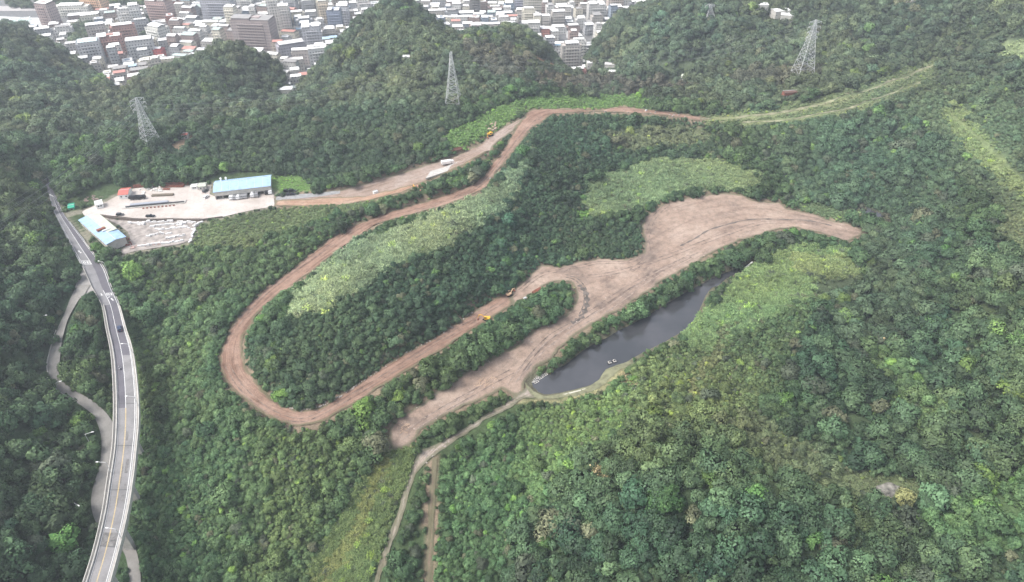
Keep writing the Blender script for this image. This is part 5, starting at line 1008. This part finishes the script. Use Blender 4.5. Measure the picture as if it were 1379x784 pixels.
# ------------------------------------------------------------------ pond furniture
rim = [(709, 514), (713, 523), (722, 530), (731, 535.5), (746, 533.5), (761, 531), (776, 527), (792, 523), (802, 519)]
Lr = [Vector(at(a, b, .9)) for a, b in rim]; s = MB()
for a, b_ in zip(Lr, Lr[1:]): d = b_-a; s.box(-.05, d.length+.05, -.35, .35, -2.5, 0, Matrix.Translation(a)@Matrix.Rotation(math.atan2(d.y, d.x), 4, 'Z'))
tag(s.build('pond_wall', plain('pale_weathered_concrete', (.52, .50, .42), .9, .2)), 'pale concrete retaining wall around the near end of the pond', 'wall')
drape('pond_path', wpoly(PL("705,512 712,526 724,537 745,538 775,533 800,526 814,519 822,508 834,498 850,490 848,486 830,492 816,498 806,512 795,520 776,525 750,531 732,533 720,528")), plain('dry_grass_path', (.19, .19, .115), .95, .25, .5), 1.5, 0.16, jitter=.5)
for a_, b_, lb in ((821, 489, 'grey floating aerator with two dark drums on the pond, left of the pair'), (827.5, 487, 'grey floating aerator with two dark drums on the pond, right of the pair')):
    e = empty('floating_aerator', at(a_, b_, 0), .35, lb, 'aerator', 'floating aerators on the pond')
    for sy in (-1, 1): MB().bar((-1.1, sy*.55, .12), (1.1, sy*.55, .12), .3, 10).build('float', M_dark, e)
    MB().box(-.8, .8, -.75, .75, .4, .55).build('platform', M_conc, e, bevel=.03); MB().bar((0, 0, .55), (0, 0, 1.15), .3, 10).build('motor', M_dark, e); MB().box(-.5, .5, .3, .65, .55, .9).build('control_box', M_concl, e)
for k, (a_, b_) in enumerate(((716, 514), (722, 509), (727, 505), (731, 501), (734, 505), (728, 509), (722, 514.5))):
    e = empty('pontoon', at(a_, b_, 0), .65, ['pale floating pontoon frame in the pond, %s' % w for w in ('first from the wall corner', 'second on the bank side', 'third on the bank side', 'farthest on the bank side', 'farthest on the water side', 'middle one on the water side', 'nearest on the water side')][k], 'pontoon', 'pontoon frames in the pond')
    for sy in (-1, 1): MB().bar((-1.3, sy*.6, .1), (1.3, sy*.6, .1), .16, 8).build('float', M_conc, e)
    for sx in (-1.1, 0, 1.1): MB().box(sx-.1, sx+.1, -.8, .8, .2, .3).build('crossbar', M_concl, e)
p0, p1 = Vector(at(1013, 353, 1.8)), Vector(at(1004, 361, .05)); e = empty('outfall_pipe', p0, 0, 'white outfall pipe spilling into the far tip of the pond', 'pipe'); d = p1-p0
MB().bar((0, 0, 0), d*.6, .45, 10).build('pipe', M_white, e); MB().bar(d*.6, d, .5, 8, .9).build('spout', M_white, e)
# rusty frame roof and tan hut in the far woods, white huts in the valleys
g_ = G(1068, 130); shed([(g_.x-9, g_.y+1), (g_.x-9, g_.y-4), (g_.x+9, g_.y-1), (g_.x+9, g_.y+4)], g_.z+4, .8, plain('brown_roof', (.13, .075, .06), .9), M_rust, g_.z, 'rusty brown long roof in the trees below the right pylon', 'rusty_shed', openfront=True)
for a_, b_, w_, d_, hh_, rz_, mt, lb in ((924, 108, 9, 6, 4, -.6, M_cream, 'tan roofed hut alone in the woods behind the ridge'), (781, 88, 16, 8, 5, -.35, M_wroof, 'white roofed building at the mouth of the middle valley, leftmost of the row'), (801, 90, 17, 8, 5, .05, M_wroof, 'wide white roofed building in the middle valley row'), (822, 92.5, 12, 8, 5, -.2, plain('grey_roof', (.5, .48, .47)), 'grey roofed building in the middle valley row'),
        (828, 103, 13, 7, 5, -.5, M_wroof, 'white roofed building lowest in the middle valley'), (548, 82, 6, 5, 4, 0, M_white, 'small white hut alone on the wooded hill left of the middle pylon'), (380, 126, 21, 9, 5, .12, M_wroof, 'long white roofed building alone at the foot of the left valley'), (389, 101, 10, 8, 5, .2, M_wroof, 'white roofed house at the bottom of the left valley, upper of the pair'), (396, 106, 12, 8, 5, .3, M_wroof, 'white roofed house at the bottom of the left valley, lower of the pair'), (395, 117, 7, 6, 4, .2, M_wroof, 'small white hut just above the long white building in the left valley'),
        (1019, 14, 18, 10, 6, 0, M_wroof, 'white building at the top right behind the hill, left of the group'), (1049, 22, 16, 10, 6, .3, M_wroof, 'white house at the top right behind the hill, middle of the group'), (1060, 28, 14, 10, 6, -.3, M_wroof, 'white house at the top right behind the hill, right of the group'), (1228, 6, 10, 8, 5, .2, M_stone, 'pale hut near the top right edge in the hazy hills'), (1188, 316, 7, 3, 1.5, -.2, M_stone, 'pale low cabin beside the dark marsh right of the cleared flat'), (250, 186, 5, 4, 3, .1, M_red, 'small red roofed hut in the clearing right of the left pylon'), (2, 92, 9, 6, 4, 0, M_wroof, 'white hut at the left edge on the wooded hill')):
    g_ = G(a_, b_); c, s_ = math.cos(rz_), math.sin(rz_); cc = [(g_.x+x*c-y*s_, g_.y+x*s_+y*c) for x, y in ((-w_/2, d_/2), (-w_/2, -d_/2), (w_/2, -d_/2), (w_/2, d_/2))]
    shed(cc, g_.z+hh_, .8, mt, M_concl, g_.z-1, lb, 'house', cat='house', over=.2)
# ------------------------------------------------------------------ pylons and cables
def pylon(base, top_px, H_, w0, label, rz, arms=3, gh=0):
    e = empty('pylon', base, rz, label, 'pylon', 'lattice pylons on the hills'); r_ = .12 if gh == 0 else gh
    def half(t): return w0/2*(1-t)**1.15+.55
    lv = [0, .1, .2, .3, .4, .49, .57, .64, .70, .76, .81, .86, .91, .95, 1.0]
    for sx, sy in ((1, 1), (1, -1), (-1, -1), (-1, 1)):
        s = MB()
        for a, b_ in zip(lv, lv[1:]): s.bar((sx*half(a), sy*half(a), a*H_), (sx*half(b_), sy*half(b_), b_*H_), r_*1.25, 4)
        s.build('leg', M_steel, e)
    s = MB()
    for a, b_ in zip(lv, lv[1:]):
        for (ux, uy), (vx, vy) in (((1, 1), (1, -1)), ((1, -1), (-1, -1)), ((-1, -1), (-1, 1)), ((-1, 1), (1, 1))):
            p = lambda q, t: Vector((q[0]*half(t), q[1]*half(t), t*H_)); s.bar(p((ux, uy), a), p((vx, vy), b_), r_*.7, 4); s.bar(p((vx, vy), a), p((ux, uy), b_), r_*.7, 4); s.bar(p((ux, uy), b_), p((vx, vy), b_), r_*.7, 4)
    s.build('lattice', M_steel, e); tips = []
    for k in range(arms):
        t = .97-.085*k; L_ = 4.6+(.5 if k == 1 else 0)
        for sx in (-1, 1):
            s = MB(); z = t*H_; tip = (sx*L_, 0, z)
            for sy in (-1, 1): s.bar((sx*half(t), sy*half(t), z-1.2), tip, r_*.8, 4); s.bar((sx*half(t), sy*half(t), z+.9), tip, r_*.8, 4)
            s.bar((sx*(half(t)+1.5), -.6, z), (sx*(half(t)+1.5), .6, z), r_*.7); s.build('cross_arm', M_steel, e); MB().bar(tip, (tip[0], 0, z-1.8), .14, 6).build('insulator', M_stone, e)
            tips.append(Vector(base)+Matrix.Rotation(rz, 3, 'Z')@Vector((tip[0], 0, z-1.8)))
    return tips
def hgt(bp, tpx, tpy):
    """height that puts the top on its row in the photograph"""
    best = min((abs(float(proj(bp.x, bp.y, bp.z+h)[1])-tpy), h) for h in np.arange(5, 90, .25)); return best[1]
b1 = G(206, 198); h1 = hgt(b1, 181, 132); t1 = pylon(tuple(b1), None, h1, 10, 'tall grey lattice pylon on the left, above the depot yard', .9)
b2 = G(611, 143); h2 = hgt(b2, 607, 70); t2 = pylon(tuple(b2), None, h2, 10.5, 'tall slender grey lattice pylon in the middle of the wooded hills', 1.45)
b3 = G(1079, 105); h3 = hgt(b3, 1098, 27); t3 = pylon(tuple(b3), None, h3, 13, 'tall pale grey lattice pylon on the right with stepped cross arms', .15, 4, .15)
b4 = G(954, 22); h4 = hgt(b4, 957, 6); t4 = pylon(tuple(b4), None, h4, 8, 'faint distant lattice pylon on the hilltop right of the town', .3, 3)
M_wire = plain('aluminium_cable', (.36, .37, .38), .6, .05, 1, .2)
def cable(a, b_, sag, label, r_=.05):
    s = MB(); n = 22; P_ = [a.lerp(b_, k/n)+Vector((0, 0, -4*sag*(k/n)*(1-k/n))) for k in range(n+1)]
    for p, q in zip(P_, P_[1:]): s.bar(p, q, r_, 3)
    tag(s.build('power_cable', M_wire), label, 'cable', 'power cables')
off = Vector(at(-120, 345, 75))-t1[0]
# the line runs on beyond the left edge of the picture to the next tower
for k, tp in enumerate(t1):
    cable(tp, tp+off+Vector((k*.4, 0, 0)), 7, 'thin pale power cable from the left pylon down to the left edge of the photo', .05)
for k in range(6):
    cable(t1[k], t2[k], 10, 'thin power cable between the left and the middle pylon', .018); cable(t2[k], t3[k], 12, 'thin power cable between the middle and the right pylon', .018)
# ------------------------------------------------------------------ the town in the valley
def wall_mat(geo=False):
    m, t, b = nt('town_wall'); a = N(t, 'ShaderNodeAttribute', attribute_name='tint', attribute_type='GEOMETRY' if geo else 'OBJECT'); tc = N(t, 'ShaderNodeTexCoord'); sx = N(t, 'ShaderNodeSeparateXYZ'); lc = N(t, 'ShaderNodeAttribute', attribute_name='lc'); L(t, lc.outputs['Vector'] if geo else tc.outputs['Object'], sx.inputs[0])
    def math_(op, x, y=None, z=None):
        n = N(t, 'ShaderNodeMath', operation=op)
        for i, v in enumerate((x, y, z)):
            if v is None: continue
            if isinstance(v, (int, float)): n.inputs[i].default_value = v
            else: L(t, v, n.inputs[i])
        return n.outputs[0]
    h = math_('ADD', sx.outputs[0], sx.outputs[1]); u = math_('FRACT', math_('DIVIDE', h, 2.9)); v = math_('FRACT', math_('DIVIDE', sx.outputs[2], 3.1))
    w = math_('MULTIPLY', math_('MULTIPLY', math_('GREATER_THAN', u, .38), math_('LESS_THAN', u, .86)), math_('MULTIPLY', math_('GREATER_THAN', v, .32), math_('LESS_THAN', v, .74)))
    g = N(t, 'ShaderNodeNewGeometry'); sn = N(t, 'ShaderNodeSeparateXYZ'); L(t, tc.outputs['Normal'], sn.inputs[0]); w = math_('MULTIPLY', w, math_('LESS_THAN', sn.outputs[2], .5))
    n = noise(t, .25, 4, .6); base = mixc(t, 1.0, a.outputs['Color'], ramp(t, n, [(.3, (.95, .94, .92)), (.6, (1.3, 1.3, 1.3))]), 'MULTIPLY'); L(t, mixc(t, math_('MULTIPLY', w, .8), base, (.07, .075, .085)), b.inputs['Base Color']); b.inputs['Roughness'].default_value = .8; return m
def tint_mat(name, rough=.6, geo=False):
    m, t, b = nt(name); a = N(t, 'ShaderNodeAttribute', attribute_name='tint', attribute_type='GEOMETRY' if geo else 'OBJECT'); n = noise(t, .3, 5, .65); L(t, mixc(t, 1.0, a.outputs['Color'], ramp(t, n, [(.3, (.75, .74, .73)), (.55, (1, 1, 1))]), 'MULTIPLY'), b.inputs['Base Color']); b.inputs['Roughness'].default_value = rough; return m
M_tw, M_tr = wall_mat(), tint_mat('town_roof')
WC = [((.50, .49, .47), 'off-white', 6), ((.40, .375, .345), 'beige', 4), ((.28, .22, .20), 'pinkish brown', 1.4), ((.32, .325, .335), 'grey', 4), ((.36, .17, .14), 'red brick', .35), ((.55, .52, .44), 'cream', 3), ((.22, .26, .31), 'blue-grey', 1)]
RC = [((.82, .82, .80), 'white', 10), ((.60, .60, .59), 'pale grey', 3), ((.42, .50, .46), 'pale green', .5), ((.48, .24, .20), 'red', .4), ((.38, .52, .62), 'light blue', .3), ((.30, .29, .28), 'dark grey', 1.5)]
def pickw(L_): return random.choices(L_, [l[2] for l in L_])[0]
SINK = None
class Sink:
    def __init__(s): s.v, s.f, s.m, s.t, s.l = [], [], [], [], []
def tmesh(name, s, mat, tint, parent, bevel=0):
    if SINK is not None:
        b0 = len(SINK.v); M = SINK.M; SINK.v += [tuple(M@Vector(v)) for v in s.v]; SINK.l += [tuple(v) for v in s.v]; SINK.f += [tuple(b0+i for i in f) for f in s.f]; SINK.m += [0 if mat is M_tw else 1]*len(s.f); SINK.t += [tuple(tint)]*len(s.v); return None
    o = s.build(name, mat, parent, bevel=bevel); o['tint'] = [float(v) for v in tint]; return o
count = {'low': 0, 'apt': 0}
def building(x, y, rz, w, d, fl, wall, roof, label, group, z=ZC, name=None, pitched=None):
    h = fl*3.1; low = fl <= 4; e = None if SINK is not None else empty(name or ('town_house' if low else 'apartment_building'), (x, y, z), rz, label, 'house' if low else 'apartment building', group)
    s = MB(); s.box(-w/2, w/2, -d/2, d/2, -1, h)
    if not low or random.random() < .35: s.box(-w*.2, w*.2, -d*.15, d*.25, h, h+3.0)
    s.add([(-w/2, -d/2, h), (w/2, -d/2, h), (w/2, d/2, h), (-w/2, d/2, h)], [])
    tmesh('wall', s, M_tw, wall[0], e)
    s = MB(); ph = .9
    for x0, x1, y0, y1 in ((-w/2, w/2, -d/2, -d/2+.2), (-w/2, w/2, d/2-.2, d/2), (-w/2, -w/2+.2, -d/2+.2, d/2-.2), (w/2-.2, w/2, -d/2+.2, d/2-.2)): s.box(x0, x1, y0, y1, h+.002, h+ph)
    tmesh('parapet', s, M_tr, wall[0], e)
    # sheet metal roofs standing over the flat roof
    n = 1 if min(w, d) < 13 or random.random() < .5 else 2
    for k in range(n):
        fw = random.uniform(.62, 1.0)*w/n; fd = random.uniform(.6, 1.02)*d; cx = -w/2+(k+.5)*w/n; z0 = h+random.uniform(1.6, 3.0); rise = random.uniform(.4, 1.4); s = MB()
        if random.random() < .6: s.sweepx([(-fd/2, z0), (0, z0+rise), (fd/2, z0), (fd/2, z0+.12), (0, z0+rise+.14), (-fd/2, z0+.12)], cx-fw/2, cx+fw/2)
        else: s.sweepx([(-fd/2, z0), (fd/2, z0+rise*.8), (fd/2, z0+rise*.8+.14), (-fd/2, z0+.14)], cx-fw/2, cx+fw/2)
        ro = tmesh('roof', s, M_tr, roof[0], e)
        s = MB(); s.box(cx-fw/2+.3, cx+fw/2-.3, -fd/2+.3, fd/2-.3, h+.01, z0-.02); tmesh('rooftop_room', s, M_tw, tuple(v*.8 for v in wall[0]), ro)
    if not low or random.random() < .4:
        s = MB(); side = random.choice((-1, 1)); ww = w*random.uniform(.5, .9)
        for f in range(1, fl): s.box(-ww/2, ww/2, -d/2-1.1, -d/2-.003, f*3.1-.15, f*3.1+.75); 
        tmesh('balcony', s, M_tr, tuple(min(1, v*1.15) for v in wall[0]), e)
    if random.random() < .5 and SINK is None:
        s = MB(); s.bar((w*.3, d*.3, h), (w*.3, d*.3, h+1.9), .75, 9); s.build('water_tank', M_steel, e)
    return e
SPEC = [ # photo column, row of the foot, width, depth, floors, wall, roof, turn, label
 (345, 68, 44, 20, 10, ((.30, .25, .24), 'brown'), RC[5], -.12, 'broad brown ten-storey block with a stepped top just above the left hill'),
 (373, 50, 13, 13, 14, ((.55, .53, .50), 'white'), RC[0], .3, 'slim white tower, tallest in the left part of the town'),
 (387, 52, 12, 12, 11, ((.50, .48, .45), 'white'), RC[0], .3, 'slim pale tower right beside the tallest white one'),
 (128, 19, 30, 16, 8, ((.55, .36, .24), 'orange'), RC[1], -.2, 'orange and beige slab building at the top beside the park'),
 (68, 40, 17, 15, 9, ((.32, .25, .24), 'brown'), RC[0], -.25, 'reddish brown tower with a white cap left of the long white hall'),
 (218, 32, 28, 15, 8, ((.36, .26, .24), 'brown'), RC[0], -.2, 'pinkish brown block beside the green river bend'),
 (296, 30, 38, 14, 8, ((.33, .33, .36), 'grey'), RC[1], -.05, 'wide grey ribbed slab building in the left part of the town'),
 (186, 44, 12, 15, 9, ((.52, .52, .50), 'white'), RC[0], .4, 'narrow white tower beside the strip of trees'),
 (214, 62, 22, 16, 6, ((.50, .50, .47), 'white'), RC[0], -.5, 'white corner block below the strip of trees'),
 (150, 76, 26, 15, 6, ((.36, .20, .17), 'red'), RC[0], .45, 'red brick apartment block with a white roof in the lower left of the town'),
 (168, 60, 26, 14, 6, ((.34, .20, .17), 'red'), RC[0], .45, 'red brick apartment block, upper of the two'),
 (122, 88, 22, 20, 7, ((.45, .45, .46), 'grey'), ((.5, .62, .62), 'pale blue', 1), .45, 'grey apartment block with a pale blue roof at the edge of the left hill'),
 (190, 82, 26, 18, 6, ((.42, .42, .42), 'grey'), RC[1], .4, 'grey block with cluttered roof above the valley mouth'),
 (213, 80, 13, 9, 3, ((.45, .10, .10), 'dark red'), RC[0], 0, 'small dark red house near the hill foot'),
 (420, 62, 22, 16, 6, ((.42, .42, .44), 'grey'), RC[0], .25, 'grey balconied block above the mouth of the left valley'),
 (452, 46, 16, 16, 8, ((.22, .25, .32), 'blue'), RC[1], .1, 'blue-grey tower against the middle hill'),
 (463, 36, 14, 14, 7, ((.50, .50, .52), 'white'), RC[0], .1, 'pale tower behind the blue-grey one'),
 (437, 32, 13, 13, 8, ((.55, .48, .38), 'beige'), RC[0], .2, 'beige tower near the middle hill'),
 (405, 88, 18, 14, 4, ((.40, .36, .34), 'grey'), RC[0], .15, 'white roofed house at the mouth of the left valley, beside the narrow street'),
 (428, 88, 20, 16, 5, ((.48, .48, .48), 'grey'), RC[0], .3, 'white topped block at the mouth of the left valley, right of the street'),
 (392, 78, 30, 14, 4, ((.32, .31, .34), 'dark grey'), RC[1], .5, 'dark sided factory building beside the narrow valley street'),
 (375, 72, 14, 12, 3, ((.4, .35, .3), 'beige'), RC[3], .1, 'temple-like house with a round red roof on the shoulder of the left hill'),
 (700, 14, 14, 14, 12, ((.36, .36, .42), 'grey'), RC[1], 0, 'bluish grey tower at the top edge in the middle of the town'),
 (721, 16, 32, 14, 8, ((.50, .48, .42), 'cream'), RC[0], 0, 'cream balconied apartment row beside the bluish tower'),
 (778, 12, 14, 12, 9, ((.45, .40, .34), 'beige'), RC[0], 0, 'beige tower at the top edge right of the middle'),
 (828, 16, 20, 14, 8, ((.52, .45, .40), 'pinkish'), RC[0], .1, 'pale pink tower at the top edge beside the dark hill'),
 (640, 20, 14, 12, 7, ((.20, .19, .18), 'dark'), RC[1], .05, 'dark block behind the white factory roofs'),
 (760, 30, 16, 13, 5, ((.45, .43, .4), 'beige'), RC[0], .05, 'beige block in the middle of the right part of the town'),
 (776, 60, 10, 30, 2, ((.5, .5, .5), 'grey'), RC[0], .35, 'long white roofed hall lying lengthwise below the right part of the town'),
 (803, 30, 22, 16, 6, ((.45, .44, .42), 'grey'), RC[0], .1, 'grey block with a curved white roof against the dark hill'),
 (97, 24, 44, 15, 4, ((.58, .57, .52), 'cream'), RC[0], .12, 'long cream school building with a white roof at the top left'),
]
placed = []
for (a_, b_, w, d, fl, wl, rf, rz, lb) in SPEC:
    p = at(a_, b_, ZC); p.y += d/2; building(p.x, p.y, rz, w, d, fl, wl, rf, lb, 'buildings of the town', z=max(ZC, float(hz(p.x, p.y))-2)); placed.append((p.x, p.y, max(w, d)*.62))
cand_b = []
for (pa, pb, th) in ((-700, 235, .42), (235, 395, -.10), (395, 520, .28), (520, 735, .03), (735, 1010, .16)):
    c, s_ = math.cos(th), math.sin(th); v = -60
    for row in range(120):
        u = -1000; v += 12.6 if row % 2 else 17.5
        while u < 1300:
            w = random.choice((9, 10, 12, 14, 16, 20)); d = random.uniform(9.5, 11.5); uu = u+w/2; u += w+random.choice((.6, .6, 1.5, 6)); vv = v
            x, y = uu*c-(vv+700)*s_*1.0, 0+uu*s_+(vv+700)*c
            if y < 560 or y > 1180: continue
            gx = float(hz(x, y)); px_, py_ = proj(x, y, ZC); px_, py_ = float(px_), float(py_)
            if not (pa <= px_ < pb) or px_ < -60 or px_ > 905 or py_ < -14 or gx > ZC+7: continue
            if any(inpoly(np.array(px_), np.array(py_), p) for p in TOWNTREES) or (px_ < 215 and py_ < 21) or (px_ < 62 and py_ < 45): continue
            if any(math.hypot(x-q[0], y-q[1]) < q[2]+max(w, d)*.45 for q in placed): continue
            tx, ty = proj(x, y, ZC+9)
            # leave out what the hills hide
            tt = np.linspace(.55, .985, 60)
            if (hz(x*tt, y*tt)+3 > CZ+(ZC+12-CZ)*tt).any(): continue
            cand_b.append((x, y, th, w, d, px_, py_))
            placed.append((x, y, max(w, d)*.36))
print('town lots', len(cand_b))
cand_b.sort(key=lambda q: math.hypot(q[0], q[1])/(q[3]**.5))
n_low = n_apt = 0; sinkh = Sink()
M_twg, M_trg = wall_mat(True), tint_mat('town_roof_sheet', geo=True)
for (x, y, th, w, d, px_, py_) in cand_b:
    fl = random.choices((2, 3, 4, 5, 6, 7, 9), (8, 8, 3.2, 1.8, 1.0, .6, .2))[0]
    if 545 < px_ < 700 and py_ > 12: fl = random.choice((2, 2, 3, 3))
    wl, rf = pickw(WC), pickw(RC); r_ = 'back' if py_ < 12 else ('middle' if py_ < 40 else 'front'); nearby = ('beside the river park' if px_ < 120 else 'left of the brown block' if px_ < 320 else 'right of the brown block') if px_ < 540 else ('right of the middle hill' if px_ < 690 else 'right of the bluish tower')
    nm_ = {2: 'two', 3: 'three', 4: 'four', 5: 'five', 6: 'six', 7: 'seven', 9: 'nine'}[fl]; rz = th+random.gauss(0, .04); lb = f'{nm_}-storey {wl[1]} building with {rf[1]} roof, {r_} row {nearby}'
    over = (fl <= 4 and n_low >= 278)
    if over: SINK = sinkh; sinkh.M = Matrix.Translation((x, y, ZC))@Matrix.Rotation(rz, 4, 'Z')
    building(x, y, rz, w, d, fl, wl, rf, lb, 'buildings of the town'); SINK = None
    n_low += (fl <= 4) and not over; n_apt += fl > 4
if sinkh.v:
    me = bpy.data.meshes.new('town_houses'); me.from_pydata(sinkh.v, [], sinkh.f); me.materials.append(M_twg); me.materials.append(M_trg); me.polygons.foreach_set('material_index', sinkh.m)
    a_ = me.color_attributes.new('tint', 'FLOAT_COLOR', 'POINT'); a_.data.foreach_set('color', np.c_[np.array(sinkh.t), np.ones(len(sinkh.t))].ravel()); a_ = me.attributes.new('lc', 'FLOAT_VECTOR', 'POINT'); a_.data.foreach_set('vector', np.array(sinkh.l).ravel())
    bm = bmesh.new(); bm.from_mesh(me); bmesh.ops.recalc_face_normals(bm, faces=bm.faces); bm.to_mesh(me); bm.free()
    o = bpy.data.objects.new('town_houses', me); col.objects.link(o); tag(o, 'mass of small white-roofed houses farthest back in the town', 'houses', kind='stuff')
print('houses', n_low, 'apartments', n_apt, 'merged', len(sinkh.v))
# street surface, river and embankment at the top left
def plate(name, pxs, z, mat):
    c_ = [tuple(at(a, b, z))[:2] for a, b in pxs]; s = MB(); s.add([(x, y, z) for x, y in c_], [tuple(range(len(c_)))]); return tag(s.build(name, mat), kind='structure')
plate('riverside_road', [(-200, 17), (0, 15), (110, 14), (260, 10), (300, 6), (300, 3), (255, 6), (110, 9), (0, 8), (-200, 9)], ZC+.3, asphalt('riverside_road_surface', (.40, .38, .37), .1))
plate('river', [(150, 20), (206, 16), (206, 12), (150, 15)], ZC+.5, plain('river_green', (.20, .26, .24), .3)); plate('plaza', [(-100, 34), (0, 33), (28, 31), (60, 44), (66, 36), (52, 24), (0, 22), (-100, 22)], ZC+.2, plain('plaza_paving', (.5, .5, .49), .9, .2, .1))
plate('valley_street', [(420, 96), (428, 96), (412, 60), (398, 20), (390, -10), (384, -10), (390, 20), (404, 60)], ZC+.25, A_mid)
s = MB(); c_ = at(20, 30, ZC); e = empty('sports_court', tuple(c_), .3, 'pale green fenced sports court with white frames at the far left of the town', 'court')
MB().box(-16, 16, -9, 9, .3, .42).build('court_surface', plain('court_green', (.42, .55, .5), .9), e)
for x_ in (-16, -5, 5, 16): MB().box(x_-.4, x_+.4, -9, 9, 3.0, 3.5).build('frame', M_white, e)
for y_ in (-9, 9): MB().box(-16.4, 16.4, y_-.4, y_+.4, 2.4, 2.98).build('frame', M_white, e)
# ------------------------------------------------------------------ sky, sun, haze
world = bpy.data.worlds.new("World"); scene.world = world; world.use_nodes = True; wt = world.node_tree
sky = wt.nodes.new('ShaderNodeTexSky'); sky.sky_type = 'NISHITA'; sky.sun_disc = False; SE, SR = R(54), R(252)
sky.sun_elevation = SE; sky.sun_rotation = SR; sky.air_density = 1.0; sky.dust_density = 4.0; sky.ozone_density = 1.0
bg = wt.nodes['Background']; hs = wt.nodes.new('ShaderNodeHueSaturation'); hs.inputs['Saturation'].default_value = 0.45; wt.links.new(sky.outputs[0], hs.inputs['Color']); wt.links.new(hs.outputs[0], bg.inputs[0]); bg.inputs[1].default_value = 0.15
sd = bpy.data.lights.new('sun', 'SUN'); sun = bpy.data.objects.new('sun', sd); col.objects.link(sun); sd.energy = 1.6; sd.angle = R(26); sd.color = (1.0, 0.97, 0.93)
dv = Vector((math.sin(SR)*math.cos(SE), math.cos(SR)*math.cos(SE), math.sin(SE)))
sun.rotation_euler = (-dv).to_track_quat('-Z', 'Y').to_euler()
scene.view_settings.view_transform = 'Standard'; scene.view_settings.look = 'None'; scene.view_settings.exposure = EXPO; scene.view_settings.gamma = 1
scene.cycles.max_bounces = 4; scene.cycles.diffuse_bounces = 2; scene.cycles.glossy_bounces = 2; scene.cycles.transmission_bounces = 2; scene.cycles.transparent_max_bounces = 4; scene.cycles.volume_bounces = 0
scene.cycles.use_denoising = True

# pale air between the camera and the far hills
hm_, ht_, hb_ = nt('haze_air'); ht_.nodes.remove(hb_); pv = ht_.nodes.new('ShaderNodeVolumePrincipled'); pv.inputs['Color'].default_value = (0.80, 0.88, 0.97, 1); pv.inputs['Density'].default_value = HAZE; pv.inputs['Anisotropy'].default_value = 0.2
ht_.links.new(pv.outputs[0], ht_.nodes['Material Output'].inputs['Volume'])
tag(MB().box(ax[0]-60, ax[-1]+60, ay[0]-60, ay[-1]+60, float(TZs.min())-1, 238).build('haze', hm_), kind='stuff')
scene.cycles.volume_step_rate = 10; scene.cycles.volume_max_steps = 64
